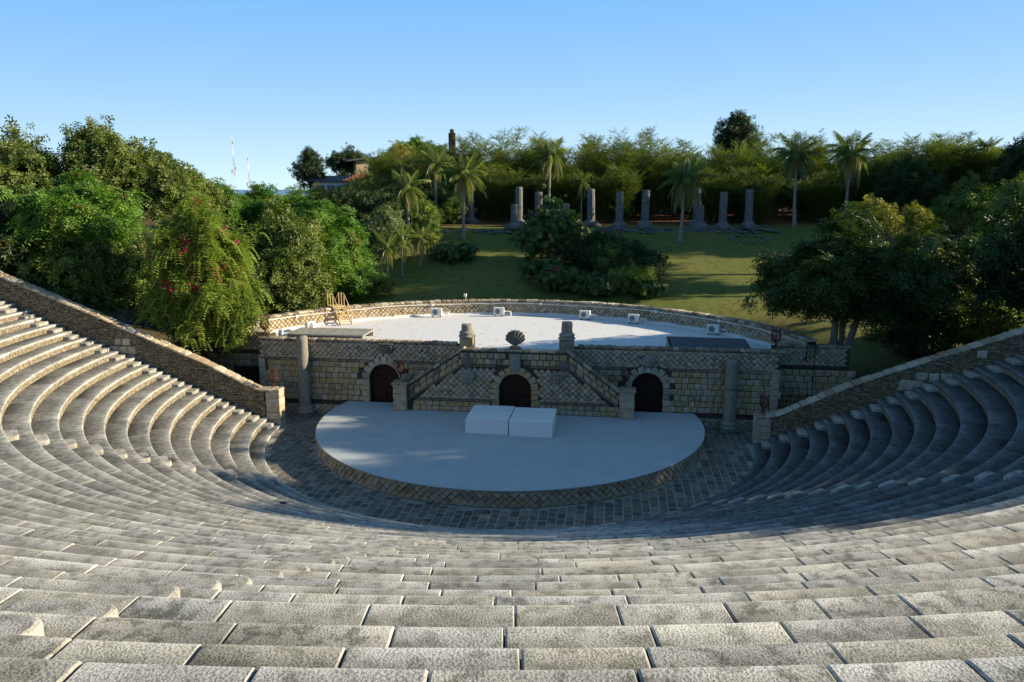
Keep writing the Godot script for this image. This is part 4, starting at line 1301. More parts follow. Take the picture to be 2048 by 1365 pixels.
func build_stair() -> void:
	rng.seed = 12
	var t := thing("double_staircase", "stone double staircase front with an arched middle door, carved shells and sloping parapets", "staircase")
	var b := MB.new()
	pierced(b, -6.45, 6.3, .8, stair_top, -1.2, .32, [[.13, .93, 2.32]])
	obj("front_wall", b.done(), M.mortar, t)
	# flights and landing behind the front
	for s in [-1, 1]:
		for k in 12:
			var st := MB.new()
			var x: float = (6.3 - k * .27) * s
			box(st, Vector3(x, .85 + (k + 1) * .13, -2.05), Vector3(.3, (k + 1) * .26, 1.06), .01)
			obj("stair_step", st.done(), M.stone3, t)
	obj("landing", box_mesh(Vector3(5.9, .2, 1.05), .01, 0, Vector3(.1, 3.93, -2.06)), M.stone3, t)
	var list := []
	var wed := []
	var under := func(x: float) -> float: return stair_top(x) - .98
	diamonds(list, wed, 0, -6.3, 6.2, 1.64, 11, .365, -1.2, func(u, y): return y < under.call(u) - .12 and not (absf(u - .13) < 1.5 and y < 2.4) and Vector2(u - .13, y - 2.32).length() > 1.5)
	wed = wed.filter(func(w): return w[1].origin.y < 2.0 and absf(w[1].origin.x - .13) > 1.5 and w[1].origin.y < under.call(w[1].origin.x) - .2)
	lay("diamond_stone", list, t, STONES, "far_diamond_stone")
	lay("wedge_stone", wed, t, WEDGES, "far_wedge_stone")
	var sq := []
	squares(sq, -6.35, 6.2, .86, 1.5, .42, .31, -1.2, func(u, _y): return absf(u - .13) > 1.45)
	# courses of the sloping parapet follow its slope
	for seg in [[-6.4, -3.1], [-3.0, 3.2], [3.3, 6.25]]:
		for c in 2:
			var x: float = seg[0]
			while x < seg[1] - .1:
				var w := rng.randf_range(.34, .46)
				var m := x + w / 2
				var slope := (stair_top(m + .05) - stair_top(m - .05)) / .1
				var up := Vector3.UP
				var r := Vector3(1, slope, 0)
				if absf(m - .13) > .45:
					sq.append(stone_at(Vector3(m, stair_top(m) - .33 - c * .36, -1.2), r, up, Vector3(0, 0, 1), w - .03, .33, rng.randf_range(.04, .07), false, [0, 0, 5, 3, 3, 7, 6][rng.randi() % 7]))
				x += w
	lay("squared_stone", sq, t, STONES, "far_squared_stone")
	arch_stones(t, .13, .93, .86, 2.32, -1.2, [0, 0, 5, 4])
	door(t, .13, .97, .85, 2.32, -1.45)
	# strings and coping
	var x := -6.45
	while x < 6.3:
		var w := rng.randf_range(.4, .6)
		var m := x + w / 2
		var sl := atan2(stair_top(m + .1) - stair_top(m - .1), .2)
		var bs := Basis(Vector3(0, 0, 1), sl)
		var cp := MB.new()
		cbox(cp, Transform3D(bs, Vector3(m, stair_top(m) + .02, -1.33)), Vector3((w - .012) / cos(sl), .16, .5), .045, .018)
		obj("coping_stone", cp.done(), M["stone%d" % [3, 6, 7][rng.randi() % 3]], t)
		if absf(m - .13) > 1.0 or stair_top(m) < 4:
			var sb := MB.new()
			cbox(sb, Transform3D(bs, Vector3(m, maxf(stair_top(m) - .93, 1.56), -1.17)), Vector3((w - .012) / cos(sl), .1, .16), .025, .01)
			obj("string_stone", sb.done(), M.stone6, t)
			if absf(m - .13) > 1.3 and under.call(m) > 1.75:
				obj("string_stone", box_mesh(Vector3(w - .012, .1, .15), .025, .01, Vector3(m, 1.56, -1.17)), M.stone6, t)
		x += w
	# end pillars
	for s in [[-6.86, .82], [6.72, .86]]:
		var y := .85
		for h in [.62, .42, .36, .2]:
			obj("pillar_block", box_mesh(Vector3(s[1] * rng.randf_range(.96, 1.02), h - .02, .85), .035, .015, Vector3(s[0], y + h / 2, -1.28)), M["stone%d" % [1, 4, 7, 3][rng.randi() % 4]], t)
			y += h
		obj("pillar_cap", box_mesh(Vector3(s[1] + .16, .14, 1.0), .04, .015, Vector3(s[0], y + .07, -1.28)), M.stone3, t)
	var lump := MB.new()
	lathe(lump, [[.25, 0], [.34, .1], [.33, .28], [.22, .42], [.05, .46]], Vector3(-6.52, 2.58, -1.4), 10, .12)
	obj("carved_stone", lump.done(true), M.carved_dark, t)
	# scallop shells: a large one on the crest, two small ones below its ends
	for q in [[Vector3(.12, 4.78, -1.33), .66, 1.12, 9], [Vector3(-2.72, 3.62, -1.14), .42, .62, 9], [Vector3(3.0, 3.56, -1.14), .42, .62, 9]]:
		var sh := MB.new()
		var ribs: int = q[3]
		var n := ribs * 4
		var rows := 7
		for f in [1, -1]:
			var g := []
			for i in n + 1:
				var u := i / float(n)
				var fan := lerpf(-1.95, 1.95, u)
				var line := []
				for k in rows + 1:
					var v := k / float(rows)
					var bump := .5 + .5 * cos(u * ribs * TAU + PI)
					var len := v * (1.0 - .06 * (1 - bump) * v) * (1.0 - .16 * pow(absf(fan) / 1.95, 3.0))
					var px: float = sin(fan * .80) * q[1] * len * 1.02
					var py: float = q[2] * (.12 + (.86 * len * (.5 + .5 * cos(fan * .92))) + .04 * v)
					var pz: float = f * (.05 + q[1] * (.26 * sin(PI * minf(v * .9 + .08, 1.0)) * (1 - .5 * absf(fan) / 1.95) + .085 * bump * v)) * (1.0 if f > 0 else .35)
					line.append(Vector3(px, py, pz))
				g.append(line)
			for i in n:
				for k in rows:
					if f > 0:
						sh.quad(g[i][k], g[i + 1][k], g[i + 1][k + 1], g[i][k + 1])
					else:
						sh.quad(g[i][k], g[i][k + 1], g[i + 1][k + 1], g[i + 1][k])
		cbox(sh, Transform3D(Basis(), Vector3(0, q[2] * .06, 0)), Vector3(q[1] * 1.0, q[2] * .16, q[1] * .5), .05, .02)
		obj("carved_shell", sh.done(), M.carved_dark, t, q[0])
	# shield under the large shell, round boss and broken capital beside the door
	var sd := MB.new()
	var out := []
	for k in 17:
		var a := PI + PI * k / 16.0
		out.append(Vector3(.33 * cos(a), -.28 + .4 * sin(a), 0))
	out.append(Vector3(.34, .5, 0))
	out.append(Vector3(-.34, .5, 0))
	for k in out.size():
		var p: Vector3 = out[k]
		var p2: Vector3 = out[(k + 1) % out.size()]
		sd.facing([p, p2, p2 * .9 + Vector3(0, 0, .16), p * .9 + Vector3(0, 0, .16)], (p + p2) / 2)
		sd.facing([p * .9 + Vector3(0, 0, .16), p2 * .9 + Vector3(0, 0, .16), Vector3(0, .05, .24)], Vector3(0, 0, 1))
	obj("carved_shield", sd.done(), M.carved, t, Vector3(.12, 4.02, -1.17))
	var bs2 := MB.new()
	lathe(bs2, [[.46, -.1], [.47, .08], [.42, .17], [.3, .2], [.12, .21]], Vector3.ZERO, 16, .05)
	obj("carved_boss", bs2.done(true), M.carved, t, Vector3(-2.75, 3.05, -1.16)).rotation.x = PI / 2
	var cap := MB.new()
	for k in 5:
		cbox(cap, Transform3D(Basis(Vector3(0, 0, 1), -.22 + k * .11), Vector3(2.52 + k * .16, 3.02 + .08 * k, -1.08)), Vector3(.12, .62 - .05 * k, .14), .03, .02)
	cbox(cap, Transform3D(Basis(Vector3(0, 0, 1), .02), Vector3(2.8, 3.38, -1.06)), Vector3(.98, .16, .24), .04, .02)
	obj("carved_capital", cap.done(), M.carved, t)

func build_columns() -> void:
	rng.seed = 14
	for s in [[-13.33, 5.06, "tall weathered stone column standing before the left end of the stage building"], [12.7, 4.34, "shorter weathered stone column standing before the right end of the stage building"]]:
		var t := thing("stone_column", s[2], "column", Vector3(s[0], 0, -2.02), 0, "columns before the stage building")
		obj("plinth", box_mesh(Vector3(1.12, .2, 1.05), .05, .03, Vector3(0, .1, 0)), M.carved_dark, t)
		var b := MB.new()
		lathe(b, [[.5, .2], [.55, .26], [.53, .34], [.45, .38], [.46, .48], [.48, .54], [.4, .6], [.37, .64]], Vector3.ZERO, 24, .008)
		obj("base", b.done(true), M.carved, t)
		var h: float = s[1]
		var d := MB.new()
		var prof := [[.375, .64]]
		for k in range(1, 9):
			prof.append([.375 - .005 * k, lerpf(.64, h * .58, k / 8.0)])
		prof.append([.31, h * .58 + .02])
		lathe(d, prof, Vector3.ZERO, 20, .02)
		obj("lower_drum", d.done(true), M.shaft, t)
		var e := MB.new()
		var p2 := [[.31, h * .585]]
		for k in 8:
			p2.append([.36 - .003 * k + (.02 if k > 5 and s[0] > 0 else 0.0), lerpf(h * .59, h, k / 7.0)])
		lathe(e, p2, Vector3.ZERO, 20, .025)
		obj("upper_drum", e.done(true), M.shaft, t)

func build_torches() -> void:
	var spots := [[Vector3(-14.2, 2.34, .42), 1.0, "rust-red iron torch basket on the end pier of the left flank wall"], [Vector3(14.2, 1.76, .25), 1.0, "rusted iron torch basket on the end pier of the right flank wall"], [Vector3(-16.1, 4.83, -2.85), 1.15, "rusted iron torch basket on the left corner of the stage building roof"], [Vector3(15.25, 4.83, -2.95), 1.15, "rusted iron torch basket on the right corner of the stage building roof"], [Vector3(-7.0, 2.58, -1.75), 1.0, "rusted iron torch basket behind the left pillar of the double staircase"], [Vector3(6.6, 2.58, -1.75), 1.0, "rusted iron torch basket behind the right pillar of the double staircase"]]
	var first: Node3D = null
	for q in spots:
		if first == null:
			first = thing("iron_torch", q[2], "torch", q[0], 0, "iron torch baskets")
			var st := MB.new()
			for k in 3:
				var a := TAU * k / 3.0
				tube(st, [Vector3(cos(a) * .2, 0, sin(a) * .2), Vector3(cos(a) * .05, .12, sin(a) * .05), Vector3(0, .42, 0)], [.02, .022, .03], 6)
			obj("stem", st.done(true), M.rust, first)
			for k in 12:
				var a := TAU * k / 12.0
				var o := Vector3(cos(a), 0, sin(a))
				var bb := MB.new()
				tube(bb, [Vector3(0, .36, 0) + o * .06, Vector3(0, .5, 0) + o * .2, Vector3(0, .72, 0) + o * .24, Vector3(0, .95, 0) + o * .19, Vector3(0, 1.06, 0) + o * .22, Vector3(0, 1.22, 0) + o * .29], [.018, .02, .02, .018, .016, .006], 5)
				obj("basket_bar", bb.done(true), M.rust, first)
			for r in [[.2, .5], [.24, .7], [.2, .92]]:
				var ring := TorusMesh.new()
				ring.inner_radius = r[0] - .01
				ring.outer_radius = r[0] + .02
				ring.rings = 16
				ring.ring_segments = 5
				obj("basket_hoop", ring, M.rust, first, Vector3(0, r[1], 0))
		else:
			var c := dup(first, q[2], q[0], 0.3)
			c.scale = Vector3.ONE * q[1]

func build_gates() -> void:
	var g := thing("iron_gate", "black iron bar gate between the right end of the stage building and the planter", "gate", Vector3(15.5, .02, -3.3))
	var k := 0
	while k < 13:
		obj("bar", box_mesh(Vector3(.03, 2.0, .03), .004, 0, Vector3(.06 + k * .14, 1.0, 0)), M.iron, g)
		k += 1
	for y in [.15, 1.9]:
		obj("rail", box_mesh(Vector3(1.8, .05, .035), .005, 0, Vector3(.9, y, 0)), M.iron, g)
	obj("post", box_mesh(Vector3(.09, 2.1, .09), .008, 0, Vector3(1.82, 1.05, 0)), M.iron, g)
	var d := thing("iron_gate", "solid black gate leaf in the passage left of the stage building", "gate", Vector3(-18.6, .0, -3.5))
	obj("leaf", box_mesh(Vector3(1.9, 2.7, .06), .01, 0, Vector3(1.0, 1.36, 0)), M.iron, d)
	obj("post", box_mesh(Vector3(.12, 2.8, .12), .01, 0, Vector3(-.02, 1.4, 0)), M.iron, d)
	obj("rail", box_mesh(Vector3(1.9, .08, .09), .01, 0, Vector3(1.0, 2.0, 0)), M.iron, d)
	var p := thing("planter_wall", "low rough stone planter wall round the foot of the right tree", "wall")
	rng.seed = 71
	for q in [[Vector3(17.45, 0, -3.3), Vector3(17.6, 0, -1.2)], [Vector3(17.45, 0, -3.4), Vector3(20.5, 0, -4.2)]]:
		var v: Vector3 = q[1] - q[0]
		var n := int(v.length() / .42)
		for c in 5:
			for i in n:
				var at: Vector3 = q[0] + v * ((i + .5) / n) + Vector3(0, .2 + c * .38, 0)
				var bb := MB.new()
				cbox(bb, Transform3D(Basis(Vector3.UP, atan2(-v.z, v.x)), at), Vector3(v.length() / n - .012, .365, .34), .04, .02)
				obj("stone_block", bb.done(), M["stone%d" % [1, 4, 7, 3][rng.randi() % 4]], p)

# ---- plants
func leaf(b: MB, p: Vector3, d: Vector3, n: Vector3, len: float, wide: float, fold := .25) -> void:
	var s := d.cross(n).normalized()
	var m := p + d * len * .45
	var tip := p + d * len - n * len * .12
	var l := m + s * wide * .5 + n * wide * fold
	var r := m - s * wide * .5 + n * wide * fold
	b.tri(p, r, tip)
	b.tri(p, tip, l)

func make_twigs() -> void:
	rng.seed = 501
	# broad leaves round a short sprig
	for v in 2:
		var b := MB.new()
		for k in 16:
			var y := .08 + .9 * k / 16.0
			var a := k * 2.4 + rng.randf()
			var d := Vector3(cos(a), rng.randf_range(.0, .8), sin(a)).normalized()
			leaf(b, Vector3(0, y * .5, 0) + d * .05, d, (Vector3.UP + d * .3).normalized(), rng.randf_range(.17, .26), rng.randf_range(.075, .12))
		TWIG["broad%d" % v] = b.done()
	# big glossy leaves in rosettes
	var g := MB.new()
	for k in 13:
		var a := k * 2.4
		var d := Vector3(cos(a), rng.randf_range(-.1, .7), sin(a)).normalized()
		leaf(g, Vector3(0, .1 + k * .015, 0), d, (Vector3.UP + d * .2).normalized(), rng.randf_range(.28, .4), rng.randf_range(.1, .15), .15)
	TWIG.gloss = g.done()
	# feathery sprays: flat fans of fine pinnate leaves
	var f := MB.new()
	for k in 7:
		var a := lerpf(-1.3, 1.3, k / 6.0) + rng.randfn(0, .22)
		var d := Vector3(sin(a), rng.randf_range(-.45, .3), cos(a)).normalized() * rng.randf_range(.65, 1.15)
		for j in 5:
			var t := .14 + .19 * j
			for s in [-1, 1]:
				var e: Vector3 = (d * .55 + d.cross(Vector3.UP) * s).normalized()
				leaf(f, d * t * (1.0 - .2 * absf(a)) - Vector3.UP * t * t * .16, (e + Vector3(rng.randfn(), rng.randfn(), rng.randfn()) * .25).normalized(), (Vector3.UP + d * rng.randfn(0, .5)).normalized(), .25 * (1.1 - .45 * t), .085, .05)
	TWIG.feather = f.done()
	# drooping whips, leaves two by two
	var w := MB.new()
	for k in 12:
		var t := k / 11.0
		var p := Vector3(.55 * t, .12 * sin(t * 2.6) - .62 * t * t, 0)
		for s in [-1, 1]:
			var d := Vector3(.35, -.35, s).normalized()
			leaf(w, p, d, Vector3.UP, .2, .1, .12)
	TWIG.whip = w.done()
	# bamboo: narrow leaves hanging from a thin twig
	var m := MB.new()
	for k in 14:
		var t := k / 13.0
		var p := Vector3(.7 * t, .15 * t - .35 * t * t, rng.randf_range(-.06, .06))
		var a := rng.randf_range(-1.1, 1.1)
		leaf(m, p, Vector3(cos(a), rng.randf_range(-.9, .1), sin(a)).normalized(), Vector3.UP, rng.randf_range(.2, .32), .05, .1)
	TWIG.bamboo = m.done()
	# papery flower clusters
	var fl := MB.new()
	for k in 14:
		var d := Vector3(rng.randfn(), rng.randfn(), rng.randfn()).normalized()
		leaf(fl, d * .1, d, Vector3(d.y, -d.x, d.z).normalized(), .13, .12, .2)
	TWIG.flower = fl.done()
	# coconut fronds with more or less droop
	for v in 4:
		var fr := MB.new()
		var droop: float = [.4, .75, 1.05, 1.35][v]
		var pts := []
		var rad := []
		for k in 11:
			var t := k / 10.0
			pts.append(Vector3(0, 3.1 * (.32 * t - droop * t * t * .85), 3.3 * t * (1.0 - .16 * droop * t)))
			rad.append(lerpf(.045, .008, t))
		tube(fr, pts, rad, 4)
		for k in 40:
			var t := .10 + .88 * k / 39.0
			var i := int(t * 10)
			var p: Vector3 = pts[i].lerp(pts[mini(i + 1, 10)], t * 10 - i)
			var along: Vector3 = (pts[mini(i + 1, 10)] - pts[i]).normalized()
			for s in [-1, 1]:
				var len := .78 * sin(PI * (.16 + .8 * t)) * rng.randf_range(.85, 1.1) + .1
				var d := (Vector3(s, 0, 0) * .75 + along * .8 - Vector3.UP * rng.randf_range(.35, 1.1)).normalized()
				var n: Vector3 = along.cross(d).normalized() * s
				var q := p + d * len
				var wd := .017
				fr.tri(p - along * wd, p + along * wd, q - Vector3.UP * len * .25)
				fr.tri(p - along * wd, q - Vector3.UP * len * .25, p + d * len * .5 + n * .02)
		FRONDS.append(fr.done())

const KINDS := {
	"broad": ["broad0", 46.0, 1.25, [Color(0.121, 0.179, 0.031), Color(0.186, 0.221, 0.048), Color(0.078, 0.121, 0.023)], .80, "leaf"],
	"olive": ["broad1", 46.0, 1.3, [Color(0.147, 0.193, 0.043), Color(0.220, 0.246, 0.056), Color(0.086, 0.127, 0.027)], .80, "leaf"],
	"dark": ["broad0", 46.0, 1.2, [Color(0.038, 0.071, 0.021), Color(0.060, 0.101, 0.028), Color(0.028, 0.050, 0.016)], .8, "leaf"],
	"gloss": ["gloss", 40.0, 1.0, [Color(0.059, 0.111, 0.026), Color(0.098, 0.157, 0.036), Color(0.040, 0.072, 0.019)], .85, "leaf_gloss"],
	"feather": ["feather", 34.0, 1.05, [Color(0.131, 0.255, 0.034), Color(0.194, 0.309, 0.047), Color(0.078, 0.163, 0.023)], .7, "leaf"],
	"fern_dark": ["feather", 34.0, 1.1, [Color(0.052, 0.087, 0.018), Color(0.087, 0.118, 0.024), Color(0.031, 0.056, 0.014)], .5, "leaf"],
	"yellow": ["broad1", 50.0, 1.0, [Color(0.300, 0.257, 0.043), Color(0.371, 0.300, 0.058), Color(0.172, 0.172, 0.036)], .8, "leaf"],
	"lime": ["broad0", 46.0, 1.15, [Color(0.186, 0.260, 0.041), Color(0.253, 0.312, 0.068), Color(0.105, 0.156, 0.030)], .8, "leaf"],
	"pale": ["broad1", 46.0, 1.2, [Color(0.209, 0.249, 0.111), Color(0.275, 0.301, 0.144), Color(0.131, 0.171, 0.072)], .8, "leaf"],
	"whip": ["whip", 66.0, 1.15, [Color(0.282, 0.356, 0.069), Color(0.390, 0.445, 0.109), Color(0.163, 0.227, 0.044)], .85, "leaf"],
}

# one tree or shrub: trunk, limbs to its clumps, and leaves over the clumps
func tree(called: String, label: String, cat: String, group: String, x: float, z: float, top: float, low: float, wide: float, kind: String, sd: int, thick := 1.0, stems := 1, bloom := 0.0, clumps := 0) -> Node3D:
	rng.seed = sd * 7919 + 13
	var base := land(x, z) - .08
	var t := thing(called, label, cat, Vector3(x, base, z), 0, group)
	var K: Array = KINDS[kind]
	var y0 := low - base
	var y1 := top - base
	var H := maxf(y1 - y0, .5)
	var n := clumps if clumps else clampi(int((5 + wide * 1.5 + H * .6) * 1.75), 8, 38)
	var cs := []
	var rs := []
	for k in n:
		var v := (k + rng.randf()) / n
		var r := wide * rng.randf_range(.15, .36)
		r = minf(r, H * .55)
		var env := pow(maxf(0.0, 1.0 - pow(absf(v * 1.86 - .78), 2.2) * .9), .6)
		var reach := maxf(0.0, wide * env * rng.randf_range(.78, 1.04) - r * .7)
		var a := k * 2.39996 + rng.randf() * .7
		var q := sqrt(rng.randf_range(.3, 1.0))
		var yy := lerpf(y0 + r * K[4], y1 - r * K[4], clampf(v, 0, 1))
		cs.append(Vector3(cos(a) * reach * q, yy, sin(a) * reach * q))
		rs.append(r)
	cs.append(Vector3(0, lerpf(y0, y1, .5), 0))
	rs.append(minf(wide * .55, H * .45))
	# wood
	var w := MB.new()
	var tr := (.05 + .03 * wide) * thick
	var stem_tops := []
	for s in stems:
		var a := TAU * s / stems + rng.randf()
		var sp := 0.0 if stems == 1 else wide * .22
		var fork := Vector3(cos(a) * sp, maxf(y0 + H * .2, y1 * .35), sin(a) * sp)
		var mid: Vector3 = fork * Vector3(.35, .5, .35) + Vector3(rng.randfn(0, .12), 0, rng.randfn(0, .12)) * thick
		tube(w, [Vector3(cos(a), -.3, sin(a)) * Vector3(.12, 1, .12) * float(stems > 1), Vector3(cos(a), 0, sin(a)) * .1 * float(stems > 1) + Vector3(0, .25, 0), mid, fork], [tr * 1.5, tr * 1.15, tr * .9, tr * .7], 8, .06)
		stem_tops.append(fork)
	for k in cs.size():
		var f: Vector3 = stem_tops[k % stems]
		var c: Vector3 = cs[k]
		var m := f.lerp(c, .5) + Vector3(0, -.12 * f.distance_to(c) * .4, 0) + Vector3(rng.randfn(), 0, rng.randfn()) * .15
		tube(w, [f, m, c, c + (c - f).normalized() * rs[k] * .6], [tr * .55, tr * .34, tr * .2, .012], 5)
	obj("trunk", w.done(true), M.bark_pale if kind in ["gloss", "fern_dark"] else M.bark, t)
	# leaves
	var xf := []
	var cols := []
	var fx := []
	var fc := []
	var pal: Array = K[3]
	for k in cs.size():
		var r: float = rs[k]
		var c: Vector3 = cs[k]
		var own: Color = pal[0].lerp(pal[1 + rng.randi() % 2], rng.randf() * .8)
		var cnt := int(K[1] * r * r * 1.45) + 8
		var reach_out := Vector3(c.x, (c.y - (y0 + y1) * .5) * .7 + r * .5, c.z).normalized()
		for j in cnt:
			var u := Vector3(rng.randfn(), rng.randfn() + .25, rng.randfn()).normalized()
			var d := rng.randf_range(.72, 1.08) if j % 6 else rng.randf_range(.3, .7)
			# ragged outline: some lobes reach out, some hollows stay open
			d *= 1.0 + .22 * sin(u.x * 5 + k) * sin(u.y * 6 + k * 2) + .12 * sin(u.z * 9 + k * 3)
			var p := c + Vector3(u.x, u.y * K[4], u.z) * r * d
			if j % 13 == 0:
				# shoots that stand out of the crown
				p = c + (reach_out + Vector3(rng.randfn(), rng.randfn(), rng.randfn()) * .22) * r * rng.randf_range(.95, 1.15 if K[0] == "feather" else 1.45)
			if p.y < .05:
				continue
			var inside := false
			for o in cs.size():
				if o != k and p.distance_to(cs[o]) < rs[o] * .62:
					inside = true
					break
			if inside and j % 4:
				continue
			var s: float = K[2] * rng.randf_range(.75, 1.3)
			var bs: Basis
			if K[0] == "feather":
				var face := Vector3(u.x, 0, u.z).normalized().rotated(Vector3.UP, rng.randfn(0, .6))
				var up := (Vector3.UP + u * .55 + Vector3(rng.randfn(), rng.randfn() * .3, rng.randfn()) * .34).normalized()
				var rt := up.cross(face).normalized()
				bs = Basis(rt, up, rt.cross(up)).scaled_local(Vector3.ONE * s)
			elif K[0] == "whip":
				var out := Vector3(u.x, 0, u.z).normalized().rotated(Vector3.UP, rng.randfn(0, .5))
				bs = Basis(out, Vector3.UP, out.cross(Vector3.UP)).rotated(Vector3.UP, 0).scaled_local(Vector3.ONE * s)
			else:
				var up2 := (u + Vector3.UP * .5 + Vector3(rng.randfn(), rng.randfn(), rng.randfn()) * .35).normalized()
				var rt2 := up2.cross(Vector3(rng.randfn(), rng.randfn(), rng.randfn())).normalized()
				bs = Basis(rt2, up2, rt2.cross(up2)).scaled_local(Vector3.ONE * s)
			xf.append(Transform3D(bs, p))
			var cc := own.lerp(pal[rng.randi() % 3], .35) * rng.randf_range(.8, 1.25)
			if rng.randf() < .02:
				cc = Color(.22, .17, .05)
			cols.append(cc)
			if bloom > 0 and d > .7 and k % (5 if wide > 4 else 2) == (2 if wide > 4 else 1) and c.z > -wide * .3 and p.y > y0 + H * .42 and rng.randf() < bloom:
				fx.append(Transform3D(Basis(Vector3.UP, rng.randf() * 6).scaled(Vector3.ONE * rng.randf_range(1.0, 1.7)), p + u * .4))
				fc.append([Color(.50, .015, .11), Color(.58, .03, .15), Color(.42, .012, .06)][rng.randi() % 3])
	if K[0] == "whip":
		var x2 := []
		var c2 := []
		for k in xf.size():
			if k % 2:
				x2.append(xf[k])
				c2.append(cols[k])
		many("hanging_shoot", TWIG.whip, M.leaf, x2, c2, t)
		many("crown", TWIG.broad0, M.leaf, xf, cols, t)
	else:
		many("crown", TWIG[K[0]], M[K[5]], xf, cols, t)
	if fx.size():
		many("flower_cluster", TWIG.flower, M.flower, fx, fc, t)
	return t

func bamboo(label: String, x: float, z: float, top: float, sd: int, wide: float, deep: bool) -> void:
	rng.seed = sd * 104729 + 7
	var base := land(x, z) - .05
	var t := thing("bamboo_clump", label, "bamboo", Vector3(x, base, z), 0, "bamboo clumps behind the standing columns")
	var h := top - base
	var w := MB.new()
	var xf := []
	var cols := []
	for k in 26:
		var a := rng.randf() * TAU
		var o := Vector3(cos(a), 0, sin(a)) * rng.randf_range(.1, wide * .4)
		var lean := wide * rng.randf_range(.25, 1.0)
		var hh := h * rng.randf_range(.6, .98)
		if k < 3:
			hh = h * rng.randf_range(1.02, 1.12)
			lean = wide * .35
		var a2 := a + rng.randfn(0, .5)
		var dir := Vector3(cos(a2), 0, sin(a2))
		var pts := []
		var rad := []
		for i in 9:
			var s := i / 8.0
			pts.append(o + Vector3.UP * hh * (s * 1.06 - .14 * pow(s, 4)) + dir * lean * pow(s, 2.4))
			rad.append(lerpf(.05, .008, s))
		tube(w, pts, rad, 4)
		var lum := rng.randf_range(.8, 1.15)
		for j in 120:
			var s := rng.randf_range(.08, 1.0)
			if s < .3 and j % 2:
				continue
			var i := mini(int(s * 8), 7)
			var p: Vector3 = pts[i].lerp(pts[i + 1], s * 8 - i)
			var b := rng.randf() * TAU
			var out := Vector3(cos(b), rng.randf_range(-.25, .35), sin(b)).normalized()
			p += out * rng.randf_range(0, .95) * (1.25 - s) * (wide / 2.4)
			var sc := rng.randf_range(.9, 1.6)
			var rt := Vector3.UP.cross(out).normalized()
			xf.append(Transform3D(Basis(out, out.cross(rt) * -1, rt).scaled_local(Vector3.ONE * sc), p))
			var c := Color(.09, .13, .022).lerp(Color(.22, .24, .043), clampf(s * 1.25 - .15 + rng.randfn(0, .18), 0, 1))  # lit tops and shaded lower leaves are painted by height
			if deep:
				c = c.lerp(Color(.05, .075, .02), .4)  # shade of these clumps is put into their leaf colour
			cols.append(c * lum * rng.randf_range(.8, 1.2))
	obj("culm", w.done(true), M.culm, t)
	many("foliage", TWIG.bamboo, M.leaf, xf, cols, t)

func palm(called: String, label: String, group: String, x: float, z: float, crown_y: float, off: Vector3, size: float, n: int, sd: int, girth := 1.0) -> void:
	rng.seed = sd * 331 + 5
	var base := land(x, z) - .1
	var t := thing(called, label, "palm tree", Vector3(x, base, z), 0, group)
	var h := crown_y - base
	var pts := []
	var rad := []
	for k in 15:
		var s := k / 14.0
		pts.append(off * (s * s * .8 + .2 * sin(s * 4.5)) * 1.0 + Vector3(0, h * s, 0))
		rad.append((.17 + .13 * exp(-s * 9) + (.012 if k % 2 else 0.0) - .05 * s) * girth)
	var w := MB.new()
	tube(w, pts, rad, 9)
	obj("trunk", w.done(true), M.palm_bark, t)
	var head: Vector3 = pts[-1]
	var hub := MB.new()
	lathe(hub, [[.05, -.5], [.2, -.35], [.24, 0], [.15, .3], [.04, .5]], head, 9, .1)
	obj("crown_shaft", hub.done(true), M.timber if called == "coconut_palm" else M.culm, t)
	n = int(n * 1.4)
	for k in n:
		var v := k / float(n - 1)
		var el := lerpf(1.35, -.85, pow(v, .95)) + rng.randfn(0, .08)
		var f := clampi(int(v * 4), 0, 3)
		var b := Basis(Vector3.UP, k * 2.39996 + rng.randfn(0, .12)) * Basis(Vector3.RIGHT, -el * .8) * Basis(Vector3(0, 0, 1), rng.randfn(0, .25))
		var m: Material = M["frond%d" % (0 if v < .3 else (1 if v < .86 else 2))]
		var o := obj("frond", FRONDS[f], m, t)
		o.transform = Transform3D(b.scaled_local(Vector3.ONE * size * rng.randf_range(.85, 1.1)), head + Vector3(0, .15 * (1 - v), 0))
	if called == "coconut_palm":
		for k in 5:
			var a := k * 1.3
			var nut := SphereMesh.new()
			nut.radius = .12
			nut.height = .28
			nut.radial_segments = 8
			nut.rings = 5
			obj("coconut", nut, M.timber, t, head + Vector3(cos(a) * .26, -.3, sin(a) * .26))

